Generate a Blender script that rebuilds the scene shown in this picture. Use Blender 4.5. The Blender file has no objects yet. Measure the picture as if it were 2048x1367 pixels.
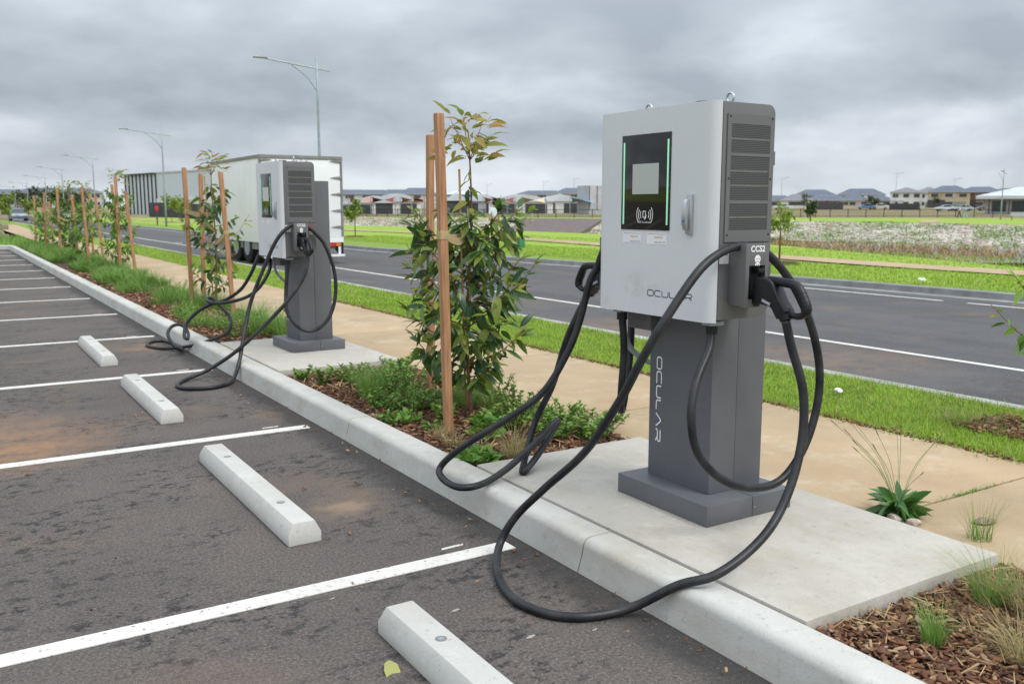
import bpy, bmesh, math, random
import numpy as np
from mathutils import Vector, Matrix
R = math.radians
random.seed(7); rng = np.random.default_rng(11)
sc = bpy.context.scene
col = sc.collection

# ---------------------------------------------------------------- camera
cam = bpy.data.cameras.new("camera"); camo = bpy.data.objects.new("camera", cam); col.objects.link(camo)
camo.location = (0, 0, 1.6); camo.rotation_euler = (R(90 - 8.4), 0, -R(32.05))
cam.sensor_width = 36; cam.lens = 32.08; cam.clip_end = 6000; cam.clip_start = 0.05
cam.dof.use_dof = True; cam.dof.focus_distance = 4.3; cam.dof.aperture_fstop = 5.0
sc.camera = camo
sc.view_settings.view_transform = 'Standard'; sc.view_settings.look = 'None'
sc.view_settings.exposure = 0.36; sc.view_settings.gamma = 1
# ---------------------------------------------------------------- node helpers
def nd(nt, typ, ins=None, **at):
    n = nt.nodes.new(typ)
    for k, v in at.items(): setattr(n, k, v)
    for k, v in (ins or {}).items():
        if isinstance(v, bpy.types.NodeSocket): nt.links.new(v, n.inputs[k])
        else: n.inputs[k].default_value = v
    return n
def ramp(nt, fac, stops, interp='LINEAR'):
    n = nt.nodes.new('ShaderNodeValToRGB'); nt.links.new(fac, n.inputs[0]); e = n.color_ramp.elements
    n.color_ramp.interpolation = interp
    while len(e) < len(stops): e.new(0.5)
    for i, (p, c) in enumerate(stops):
        e[i].position = p; e[i].color = (c, c, c, 1) if isinstance(c, (int, float)) else (*c, 1)
    return n.outputs[0]
def mixc(nt, fac, a, b, mode='MIX'):
    n = nt.nodes.new('ShaderNodeMix'); n.data_type = 'RGBA'; n.blend_type = mode
    for sock, v in ((n.inputs[0], fac), (n.inputs[6], a), (n.inputs[7], b)):
        if isinstance(v, bpy.types.NodeSocket): nt.links.new(v, sock)
        else: sock.default_value = v if isinstance(v, (int, float)) else (*v, 1)
    return n.outputs[2]
def mth(nt, op, a, b=0.0, c=0.0, clamp=False):
    n = nt.nodes.new('ShaderNodeMath'); n.operation = op; n.use_clamp = clamp
    for i, v in enumerate((a, b, c)):
        if isinstance(v, bpy.types.NodeSocket): nt.links.new(v, n.inputs[i])
        else: n.inputs[i].default_value = v
    return n.outputs[0]
# ---------------------------------------------------------------- world: overcast sky
w = bpy.data.worlds.new("World"); sc.world = w; w.use_nodes = True
nt = w.node_tree; nt.nodes.clear()
SUN_EL, SUN_AZ = 52, 160      # azimuth clockwise from +Y
sky = nd(nt, 'ShaderNodeTexSky', sky_type='NISHITA', sun_disc=False, sun_elevation=R(SUN_EL), sun_rotation=R(SUN_AZ), air_density=1.0, dust_density=2.0)
tc = nd(nt, 'ShaderNodeTexCoord')
sep = nd(nt, 'ShaderNodeSeparateXYZ', {0: tc.outputs['Generated']})
zz = mth(nt, 'ADD', mth(nt, 'ABSOLUTE', sep.outputs[2]), 0.13)
px = mth(nt, 'DIVIDE', sep.outputs[0], zz); py = mth(nt, 'DIVIDE', sep.outputs[1], zz)
cv = nd(nt, 'ShaderNodeCombineXYZ', {0: px, 1: py, 2: 0.0})
mp = nd(nt, 'ShaderNodeMapping', {0: cv.outputs[0], 1: (0.3, 4.4, 6.6), 3: (0.15, 0.15, 1)})
n1 = nd(nt, 'ShaderNodeTexNoise', {'Vector': mp.outputs[0], 'Scale': 1.0, 'Detail': 5, 'Roughness': 0.5, 'Distortion': 0.0})
mp2 = nd(nt, 'ShaderNodeMapping', {0: tc.outputs['Generated'], 1: (3.3, 8.1, 4.4), 3: (4.6, 4.6, 11.0)})
n2 = nd(nt, 'ShaderNodeTexNoise', {'Vector': mp2.outputs[0], 'Scale': 1.0, 'Detail': 7, 'Roughness': 0.5, 'Distortion': 0.1})
low = ramp(nt, sep.outputs[2], [(0.04, 1.0), (0.24, 0.25)])
cl = mth(nt, 'ADD', mth(nt, 'MULTIPLY', n1.outputs[0], 0.6), mth(nt, 'MULTIPLY', mth(nt, 'SUBTRACT', n2.outputs[0], 0.5), mth(nt, 'MULTIPLY', low, 0.66)))
cl = mth(nt, 'ADD', cl, 0.2)
cloud = ramp(nt, cl, [(0.41, (7.6, 8.05, 8.4)), (0.46, (6.5, 7.0, 7.5)), (0.515, (5.2, 5.72, 6.27)), (0.57, (4.0, 4.5, 5.05)), (0.64, (3.0, 3.45, 3.95))])
hz = ramp(nt, sep.outputs[2], [(0.0, 1.0), (0.085, 0.0)])
cloud = mixc(nt, mth(nt, 'MULTIPLY', hz, 0.5), cloud, (7.0, 7.5, 7.9))
gap = ramp(nt, cl, [(0.36, 0.55), (0.44, 0.0)])
skyc = mixc(nt, gap, cloud, mixc(nt, 0.5, sky.outputs[0], (6.5, 6.9, 7.2)))
# overcast luminance law: the cloud deck brightens smoothly from horizon to zenith
lum = mth(nt, 'ADD', 0.86, mth(nt, 'MULTIPLY', mth(nt, 'MAXIMUM', sep.outputs[2], 0.0), 1.5))
lv = nd(nt, 'ShaderNodeVectorMath', {0: skyc}, operation='SCALE'); nt.links.new(lum, lv.inputs['Scale'])
bg = nd(nt, 'ShaderNodeBackground', {0: lv.outputs[0], 1: 0.1})
nt.links.new(bg.outputs[0], nd(nt, 'ShaderNodeOutputWorld').inputs[0])
# ---------------------------------------------------------------- sun behind cloud
sl = bpy.data.lights.new("sun", 'SUN'); sl.energy = 1.5; sl.angle = R(18); sl.color = (1, 0.96, 0.9)
so = bpy.data.objects.new("sun", sl); col.objects.link(so)
sd = Vector((math.sin(R(SUN_AZ)) * math.cos(R(SUN_EL)), math.cos(R(SUN_AZ)) * math.cos(R(SUN_EL)), math.sin(R(SUN_EL))))
so.rotation_euler = sd.to_track_quat('Z', 'Y').to_euler()

# ---------------------------------------------------------------- materials
def newmat(name):
    m = bpy.data.materials.new(name); m.use_nodes = True; nt = m.node_tree
    return m, nt, nt.nodes['Principled BSDF']
def setb(nt, b, c=None, rough=None, bump=None, bdist=0.01, bstr=0.3):
    if c is not None:
        if isinstance(c, bpy.types.NodeSocket): nt.links.new(c, b.inputs['Base Color'])
        else: b.inputs['Base Color'].default_value = (*c, 1)
    if rough is not None:
        if isinstance(rough, bpy.types.NodeSocket): nt.links.new(rough, b.inputs['Roughness'])
        else: b.inputs['Roughness'].default_value = rough
    if bump is not None:
        bn = nd(nt, 'ShaderNodeBump', {'Strength': bstr, 'Distance': bdist, 'Height': bump})
        nt.links.new(bn.outputs[0], b.inputs['Normal'])
def ocoord(nt, kind='Object', scale=(1, 1, 1), loc=(0, 0, 0)):
    t = nd(nt, 'ShaderNodeTexCoord')
    return nd(nt, 'ShaderNodeMapping', {0: t.outputs[kind], 1: loc, 3: scale}).outputs[0]
def noise(nt, vec, scale, detail=4, rough=0.55, dist=0.0):
    return nd(nt, 'ShaderNodeTexNoise', {'Vector': vec, 'Scale': scale, 'Detail': detail, 'Roughness': rough, 'Distortion': dist}).outputs[0]
def M(name, c1, c2=None, scale=6.0, rough=0.7, bscale=0, bstr=0.25, bdist=0.005, metal=0.0, stretch=(1, 1, 1), spec=None, lo=0.35, hi=0.65, coat=0):
    m, nt, b = newmat(name); v = ocoord(nt, 'Object', stretch)
    if c2 is None: c2 = tuple(x * 0.86 for x in c1)
    n = noise(nt, v, scale, 6, 0.6)
    c = ramp(nt, n, [(lo, c1), (hi, c2)])
    setb(nt, b, c, rough)
    if bscale: setb(nt, b, bump=noise(nt, v, bscale, 3), bstr=bstr, bdist=bdist)
    b.inputs['Metallic'].default_value = metal
    if spec is not None: b.inputs['Specular IOR Level'].default_value = spec
    if coat: b.inputs['Coat Weight'].default_value = coat; b.inputs['Coat Roughness'].default_value = 0.15
    return m
def emis(name, c, s):
    m, nt, b = newmat(name); setb(nt, b, c, 0.3)
    b.inputs['Emission Color'].default_value = (*c, 1); b.inputs['Emission Strength'].default_value = s
    return m
def rnd(nt):
    g = nd(nt, 'ShaderNodeNewGeometry'); o = nd(nt, 'ShaderNodeObjectInfo')
    return mth(nt, 'FRACT', mth(nt, 'ADD', g.outputs['Random Per Island'], o.outputs['Random']))
def foliage(name, stops, rough=0.5, trans=0.25, nscale=0):
    m, nt, b = newmat(name); f = rnd(nt)
    c = ramp(nt, f, stops)
    if nscale: c = mixc(nt, ramp(nt, noise(nt, ocoord(nt), nscale, 5, .65), [(.45, 0.0), (.7, .6)]), c, (0.13, 0.19, 0.025), 'MIX')
    setb(nt, b, c, rough)
    tr = nd(nt, 'ShaderNodeBsdfTranslucent', {0: c}); mx = nd(nt, 'ShaderNodeMixShader', {0: trans, 1: b.outputs[0], 2: tr.outputs[0]})
    nt.links.new(mx.outputs[0], nt.nodes['Material Output'].inputs[0])
    return m
MT = {}
def concrete(name, a, b, stain, stretch=(1, 1, 1), broom=0.0, k=1.0):
    m, nt, bs = newmat(name); v = ocoord(nt)
    c = ramp(nt, noise(nt, ocoord(nt, 'Object', stretch), 1.7, 7, 0.62), [(0.28, a), (0.72, b)])
    c = mixc(nt, ramp(nt, noise(nt, ocoord(nt, 'Object', (1, .6, 2), (3, 5, 1)), 2.6, 6, 0.7), [(0.47, 0.0), (0.68, 0.75 * k)]), c, stain)
    c = mixc(nt, ramp(nt, noise(nt, ocoord(nt, 'Object', (1, 1, 1), (5, 1, 2)), 22, 6, 0.75), [(0.58, 0.0), (0.68, 0.4)]), c, tuple(x * .6 for x in stain))
    c = mixc(nt, ramp(nt, noise(nt, ocoord(nt, 'Object', (1, 1, 1), (8, 2, 1)), 9, 5, 0.7), [(0.55, 0.0), (0.75, 0.35)]), c, tuple(min(.8, x * 1.25) for x in a))
    pore = ramp(nt, noise(nt, v, 70, 3, 0.6), [(0.27, 1.0), (0.33, 0.0)])
    c = mixc(nt, mth(nt, 'MULTIPLY', pore, .5), c, tuple(x * .4 for x in b))
    h = noise(nt, v, 85, 4, 0.7)
    if broom: h = mth(nt, 'ADD', h, mth(nt, 'MULTIPLY', noise(nt, ocoord(nt, 'Object', (1.5, 60, 1)), 3.0, 4, 0.7), broom)); c = mixc(nt, .3, c, ramp(nt, h, [(0.5, .3), (1.3, .7)]), 'OVERLAY')
    setb(nt, bs, c, 0.88, h, 0.004, 0.45); return m
MT['kerb'] = concrete('kerb_concrete', (0.525, 0.515, 0.48), (0.42, 0.412, 0.382), (0.38, 0.345, 0.275))
MT['wheelstop'] = concrete('cast_concrete', (0.53, 0.52, 0.485), (0.43, 0.422, 0.395), (0.42, 0.39, 0.33), k=.8)
MT['pad'] = concrete('pad_concrete', (0.43, 0.402, 0.355), (0.352, 0.328, 0.288), (0.33, 0.29, 0.23), (1, 1, 1), 1.1)
MT['roadkerb'] = M('road_kerb_concrete', (0.40, 0.39, 0.36), (0.27, 0.265, 0.25), 2.5, 0.9, 40, 0.2, 0.004)
MT['farkerb'] = M('far_kerb_concrete', (0.26, 0.26, 0.255), (0.17, 0.17, 0.17), 2.5, 0.9)
MT['metal_dark'] = M('anthracite_powder_coat', (0.118, 0.121, 0.132), (0.104, 0.107, 0.117), 3, 0.5, 220, 0.06, 0.001)
MT['metal_dark2'] = M('anthracite_cabinet', (0.135, 0.132, 0.134), (0.12, 0.118, 0.121), 3, 0.45, 220, 0.06, 0.001)
def doormat():
    # silver-white paint with handling smudges and dust
    m, nt, b = newmat('silver_white_paint'); v = ocoord(nt)
    c = ramp(nt, noise(nt, v, 2, 5), [(.3, (0.64, 0.65, 0.655)), (.7, (0.60, 0.61, 0.62))])
    for (y, z, r, k) in ((.08, 1.09, .16, .8), (-.1, 1.12, .12, .5), (.3, 1.0, .12, .35)):
        g = nd(nt, 'ShaderNodeMapping', {0: v, 1: (0, -y / r, -z / (r * .45)), 3: (0, 1 / r, 1 / (r * .45))})
        gr = nd(nt, 'ShaderNodeTexGradient', {0: g.outputs[0]}, gradient_type='SPHERICAL').outputs['Fac']
        c = mixc(nt, mth(nt, 'MULTIPLY', mth(nt, 'MULTIPLY', gr, ramp(nt, noise(nt, v, 18, 6, .7), [(.4, 0.0), (.68, 1.0)])), k, clamp=True), c, (.42, .36, .29))
    c = mixc(nt, ramp(nt, noise(nt, ocoord(nt, 'Object', (30, 30, 1.2)), 3, 5, .7), [(.55, 0.0), (.8, .25)]), c, (.46, .45, .43))
    setb(nt, b, c, ramp(nt, noise(nt, v, 6, 5, .7), [(.3, .32), (.7, .5)]), noise(nt, v, 260, 2), .001, .03); return m
MT['door'] = doormat()
MT['black'] = M('black_plastic', (0.009, 0.0095, 0.011), (0.013, 0.0135, 0.016), 8, 0.42, 90, 0.1, 0.001, spec=0.35)
MT['rubber'] = M('cable_rubber', (0.007, 0.008, 0.011), (0.032, 0.032, 0.033), 9, 0.42, 120, 0.1, 0.001, spec=0.35)
MT['void'] = M('dark_inside', (0.008, 0.008, 0.008), (0.012, 0.011, 0.01), 6, 0.7)
MT['glass'] = M('black_glass', (0.012, 0.010, 0.007), (0.010, 0.009, 0.007), 2, 0.06, spec=0.6)
MT['chrome'] = M('satin_metal', (0.62, 0.63, 0.65), (0.5, 0.51, 0.53), 8, 0.3, metal=0.85)
MT['galv'] = M('galvanised_steel', (0.36, 0.41, 0.43), (0.27, 0.32, 0.34), 3, 0.5, metal=0.3)
MT['white'] = M('white_print', (0.8, 0.8, 0.8), (0.74, 0.74, 0.75), 9, 0.6)
MT['navy'] = M('navy_print', (0.022, 0.03, 0.05), (0.03, 0.035, 0.05), 9, 0.5)
MT['blue'] = M('blue_print', (0.02, 0.16, 0.55), (0.02, 0.14, 0.5), 9, 0.5)
MT['orange'] = M('orange_print', (0.75, 0.38, 0.05), (0.7, 0.33, 0.05), 9, 0.6)
MT['grey'] = M('grey_print', (0.3, 0.31, 0.33), (0.26, 0.27, 0.3), 9, 0.6)
MT['red'] = M('red_plastic', (0.5, 0.03, 0.02), (0.42, 0.03, 0.02), 9, 0.4)
MT['amber'] = M('amber_plastic', (0.6, 0.22, 0.02), (0.5, 0.2, 0.02), 9, 0.4)
MT['strip'] = emis('green_light_strip', (0.32, 0.72, 0.46), 0.3)
MT['screen'] = emis('lcd_screen', (0.26, 0.28, 0.26), 0.32); MT['screen'].node_tree.nodes['Principled BSDF'].inputs['Roughness'].default_value = 0.12
MT['paint'] = None
MT['timber'] = M('hardwood_stake', (0.47, 0.25, 0.125), (0.29, 0.14, 0.068), 5, 0.8, 60, 0.5, 0.004, stretch=(8, 8, 0.7))
MT['cane'] = M('bamboo_cane', (0.42, 0.27, 0.13), (0.34, 0.2, 0.09), 5, 0.7, stretch=(6, 6, 1))
MT['hessian'] = M('hessian_strap', (0.46, 0.34, 0.18), (0.36, 0.26, 0.13), 30, 0.95, 160, 0.5, 0.003)
MT['bark'] = M('sapling_bark', (0.16, 0.075, 0.045), (0.24, 0.125, 0.07), 14, 0.85, 50, 0.4, 0.004)
MT['truckwhite'] = M('truck_panel_white', (0.80, 0.81, 0.80), (0.72, 0.73, 0.72), 1.2, 0.5, lo=.3, hi=.8)
MT['truckgrey'] = M('truck_trim_grey', (0.20, 0.195, 0.18), (0.28, 0.27, 0.25), 4, 0.6, metal=.3)
MT['tyre'] = M('tyre_rubber', (0.014, 0.014, 0.015), (0.022, 0.022, 0.022), 8, 0.9)

def asphalt(name, c1, c2, dark, smear, kerb_dirt=None, stains=()):
    m, nt, b = newmat(name); v = ocoord(nt)
    base = ramp(nt, noise(nt, v, 0.7, 6, 0.6), [(0.3, c1), (0.7, c2)])
    agg = noise(nt, v, 75, 4, 0.75)
    base = mixc(nt, 0.8, base, ramp(nt, agg, [(0.32, 0.18), (0.5, 0.5), (0.68, 0.92)]), 'OVERLAY')
    vs = ocoord(nt, 'Object', (1.0, 1.45, 1)); s1 = noise(nt, vs, 10.5, 9, 0.8, 0.0); s2 = noise(nt, vs, 1.1, 4, 0.6)
    mk = mth(nt, 'MULTIPLY', ramp(nt, s1, [(0.515, 0.0), (0.56, 1.0)]), ramp(nt, s2, [(0.44, 0.0), (0.58, 1.0)]))
    base = mixc(nt, mth(nt, 'MULTIPLY', mk, smear), base, dark)
    stone = ramp(nt, noise(nt, ocoord(nt, 'Object', (1, 1, 1), (1, 7, 0)), 110, 2, .5), [(0.66, 0.0), (0.71, .55)])
    base = mixc(nt, stone, base, (0.36, 0.33, 0.29))
    if kerb_dirt is None: base = mixc(nt, ramp(nt, noise(nt, ocoord(nt, 'Object', (1, .035, 1)), 1.3, 4, .6), [(.38, 0.0), (.62, .5)]), base, (.065, .064, .067))
    d = ramp(nt, noise(nt, ocoord(nt, 'Object', (1, 1, 1), (4, 9, 0)), 0.9, 4, 0.6), [(0.56, 0.0), (0.74, 0.5)])
    base = mixc(nt, d, base, (0.20, 0.135, 0.085))
    for (sx, sy, r, k, cc) in stains:
        g = nd(nt, 'ShaderNodeMapping', {0: v, 1: (-sx / r, -sy / r, 0), 3: (1 / r, 1 / r, 1)})
        gr = nd(nt, 'ShaderNodeTexGradient', {0: g.outputs[0]}, gradient_type='SPHERICAL').outputs['Fac']
        f = mth(nt, 'MULTIPLY', mth(nt, 'MULTIPLY', gr, ramp(nt, noise(nt, v, 3.5, 8, 0.75), [(.36, 0.0), (.66, 1.0)])), k * 2.3, clamp=True)
        base = mixc(nt, f, base, cc)
    if kerb_dirt is not None:
        x = nd(nt, 'ShaderNodeSeparateXYZ', {0: v}).outputs[0]
        e = mth(nt, 'ADD', mth(nt, 'SUBTRACT', x, kerb_dirt), mth(nt, 'MULTIPLY', noise(nt, v, 4, 5, 0.65), 0.35))
        base = mixc(nt, ramp(nt, e, [(0.1, 0.0), (0.24, 0.8)]), base, (0.035, 0.033, 0.032))
        speck = ramp(nt, noise(nt, v, 90, 2, 0.5), [(0.66, 0.0), (0.7, 1.0)])
        base = mixc(nt, mth(nt, 'MULTIPLY', speck, ramp(nt, e, [(0.1, 0.0), (0.25, 0.55)])), base, (0.3, 0.25, 0.18))
    setb(nt, b, base, 0.9, agg, 0.006, 0.55); b.inputs['Specular IOR Level'].default_value = 0.3
    return m
MT['park'] = asphalt('car_park_asphalt', (0.118, 0.100, 0.090), (0.083, 0.072, 0.067), (0.020, 0.020, 0.022), 0.92, 2.12,
                     [(0.25, 6.85, 0.85, .7, (0.30, 0.165, 0.085)), (0.1, 7.3, 1.0, .6, (0.22, 0.14, 0.09)), (1.75, 4.5, 0.28, .8, (0.22, 0.16, 0.11)), (2.0, 11.0, 0.5, .6, (0.24, 0.15, 0.09)), (0.5, 2.7, 0.6, .4, (.2, .14, .1))])
MT['road'] = asphalt('road_asphalt', (0.112, 0.108, 0.109), (0.086, 0.083, 0.085), (0.045, 0.045, 0.05), 0.5, None, [(7.8, 6.5, 1.6, .5, (0.2, 0.14, 0.1)), (7.6, 9.5, 1.5, .45, (0.2, 0.14, 0.1)), (7.6, 13.5, 2, .4, (0.19, 0.14, 0.1)), (7.9, 3.9, 1.2, .5, (.035, .033, .033))])
def paintmat():
    m, nt, b = newmat('road_paint'); v = ocoord(nt)
    wr = noise(nt, v, 42, 5, 0.7); wm = ramp(nt, wr, [(0.58, 0.0), (0.66, 1.0)])
    c = mixc(nt, wm, ramp(nt, noise(nt, v, 3, 4), [(0.3, (0.66, 0.64, 0.59)), (0.7, (0.55, 0.53, 0.49))]), (0.16, 0.145, 0.13))
    setb(nt, b, c, 0.8, noise(nt, v, 160, 2), 0.003, 0.4); return m
MT['paint'] = paintmat()
def pathmat():
    m, nt, b = newmat('tan_concrete'); v = ocoord(nt)
    c = ramp(nt, noise(nt, v, 1.1, 6, 0.62), [(0.3, (0.47, 0.35, 0.215)), (0.7, (0.355, 0.255, 0.15))])
    c = mixc(nt, ramp(nt, noise(nt, v, 140, 2), [(0.42, 0.0), (0.75, 0.35)]), c, (0.2, 0.13, 0.08))
    c = mixc(nt, ramp(nt, noise(nt, ocoord(nt, 'Object', (1, 1, 1), (7, 3, 0)), 2.3, 5, .7), [(0.55, 0.0), (0.72, 0.45)]), c, (0.56, 0.49, 0.39))
    c = mixc(nt, ramp(nt, noise(nt, ocoord(nt, 'Object', (1, 1, 1), (2, 13, 0)), 1.6, 7, .72), [(0.54, 0.0), (0.74, 0.5)]), c, (0.27, 0.19, 0.12))
    setb(nt, b, c, 0.9, noise(nt, v, 120, 3), 0.004, 0.35); return m
MT['path'] = pathmat()
def lawnmat(name, a, bcol, dry, scale=3):
    m, nt, b = newmat(name); v = ocoord(nt)
    c = ramp(nt, noise(nt, v, scale, 6, 0.7), [(0.3, a), (0.7, bcol)])
    c = mixc(nt, ramp(nt, noise(nt, v, 0.35, 5, 0.6), [(0.55, 0.0), (0.75, 0.6)]), c, dry)
    setb(nt, b, c, 0.9, noise(nt, v, 60, 3), 0.03, 0.6); return m
MT['lawn'] = lawnmat('lawn_soil', (0.19, 0.30, 0.025), (0.145, 0.22, 0.022), (0.22, 0.23, 0.06))
def groundmat():
    # grass near, bare earth belt and dry paddock farther out, following the land itself
    m, nt, b = newmat('grassland'); v = ocoord(nt)
    g = ramp(nt, noise(nt, v, 0.7, 6, 0.7), [(0.3, (0.26, 0.38, 0.03)), (0.7, (0.2, 0.29, 0.025))])
    ln = nd(nt, 'ShaderNodeVectorMath', {0: v}, operation='LENGTH').outputs[1]
    e = mth(nt, 'ADD', ln, mth(nt, 'MULTIPLY', noise(nt, v, 0.05, 4, 0.6), 40))
    c = mixc(nt, ramp(nt, mth(nt, 'DIVIDE', e, 400.0), [(0.375, 0.0), (0.42, 1.0)]), g, ramp(nt, noise(nt, v, 0.12, 5, .6), [(.35, (0.26, 0.185, 0.105)), (.6, (.17, .16, .06))]))
    z = nd(nt, 'ShaderNodeSeparateXYZ', {0: v}).outputs[2]
    c = mixc(nt, ramp(nt, mth(nt, 'ADD', mth(nt, 'MULTIPLY', z, -1.0), mth(nt, 'MULTIPLY', noise(nt, v, .8, 4), .4)), [(.22, 0.0), (.5, 1.0)]), c, ramp(nt, noise(nt, v, 1.5, 4), [(.3, (0.2, 0.145, 0.07)), (.7, (.12, .1, .04))]))
    setb(nt, b, c, 0.95); return m
MT['ground'] = groundmat()
MT['mulch'] = M('mulch_soil', (0.085, 0.042, 0.022), (0.05, 0.026, 0.015), 30, 0.95, 60, 0.8, 0.02)
def islandmat(name, stops, rough=0.85, bscale=0):
    m, nt, b = newmat(name); setb(nt, b, ramp(nt, rnd(nt), stops), rough)
    if bscale: setb(nt, b, bump=noise(nt, ocoord(nt), bscale, 3), bstr=.4, bdist=.003)
    return m
MT['chips'] = islandmat('bark_chips', [(0.0, (0.07, 0.028, 0.014)), (0.3, (0.16, 0.062, 0.028)), (0.55, (0.11, 0.05, 0.03)), (0.75, (0.24, 0.115, 0.05)), (0.9, (0.38, 0.235, 0.11)), (1.0, (0.28, 0.21, 0.17))], .85, 80)
MT['rocks'] = islandmat('pale_rocks', [(0.0, (0.36, 0.31, 0.26)), (0.5, (0.52, 0.47, 0.42)), (0.8, (0.36, 0.27, 0.2)), (1.0, (0.62, 0.59, 0.56))])
MT['straw'] = islandmat('dry_straw', [(0, (0.42, 0.31, 0.15)), (0.5, (0.34, 0.23, 0.1)), (1, (0.5, 0.4, 0.22))])
MT['grass'] = foliage('lawn_grass', [(0, (0.17, 0.30, 0.02)), (0.4, (0.26, 0.41, 0.026)), (0.75, (0.36, 0.49, 0.045)), (0.9, (0.28, 0.36, 0.05)), (0.94, (0.42, 0.36, 0.14)), (1, (0.36, 0.29, 0.12))], .6, .3, 2.2)
MT['tuft'] = foliage('tussock_grass', [(0, (0.09, 0.20, 0.03)), (0.5, (0.15, 0.30, 0.045)), (1, (0.25, 0.38, 0.08))], .6, .3)
MT['tuftdry'] = foliage('dry_tussock', [(0, (0.3, 0.24, 0.09)), (0.5, (0.40, 0.31, 0.15)), (0.8, (0.19, 0.21, 0.06)), (1, (0.45, 0.36, 0.2))], .7, .3)
MT['leaf'] = foliage('sapling_leaf', [(0, (0.028, 0.07, 0.028)), (0.35, (0.05, 0.115, 0.032)), (0.6, (0.11, 0.20, 0.036)), (0.85, (0.19, 0.27, 0.04)), (1, (0.27, 0.29, 0.05))], .38, .32)
MT['leafnew'] = foliage('new_growth_leaf', [(0, (0.2, 0.24, 0.04)), (0.4, (0.36, 0.33, 0.07)), (0.7, (0.42, 0.25, 0.08)), (1, (0.36, 0.12, 0.06))], .45, .5)
MT['leaftip'] = foliage('pale_tip_leaf', [(0, (0.14, 0.22, 0.035)), (0.6, (0.25, 0.32, 0.05)), (1, (0.42, 0.37, 0.07))], .45, .5)
MT['leafdead'] = foliage('withered_leaf', [(0, (0.12, 0.05, 0.035)), (1, (0.2, 0.1, 0.06))], .7, .2)
MT['shrub'] = foliage('shrub_leaf', [(0, (0.08, 0.18, 0.025)), (0.5, (0.14, 0.29, 0.035)), (1, (0.24, 0.38, 0.06))], .5, .25)
MT['cover'] = foliage('ground_cover_leaf', [(0, (0.065, 0.17, 0.02)), (0.6, (0.12, 0.27, 0.03)), (1, (0.22, 0.34, 0.05))], .5, .3)
MT['plantain'] = foliage('plantain_leaf', [(0, (0.035, 0.11, 0.02)), (0.6, (0.065, 0.17, 0.028)), (1, (0.11, 0.21, 0.045))], .4, .2)
MT['street'] = foliage('street_tree_leaf', [(0, (0.09, 0.16, 0.02)), (0.5, (0.19, 0.27, 0.03)), (1, (0.30, 0.35, 0.05))], .6, .3)
MT['darktree'] = foliage('dark_tree_leaf', [(0, (0.028, 0.05, 0.018)), (0.5, (0.045, 0.08, 0.022)), (1, (0.08, 0.11, 0.03))], .7, .2)
MT['reed'] = foliage('reed_blade', [(0, (0.30, 0.19, 0.085)), (0.5, (0.38, 0.25, 0.12)), (0.85, (0.22, 0.18, 0.06)), (1, (0.12, 0.15, 0.04))], .8, .2)
MT['reedgreen'] = foliage('green_reed', [(0, (0.055, 0.09, 0.03)), (1, (0.12, 0.14, 0.05))], .8, .2)

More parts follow.
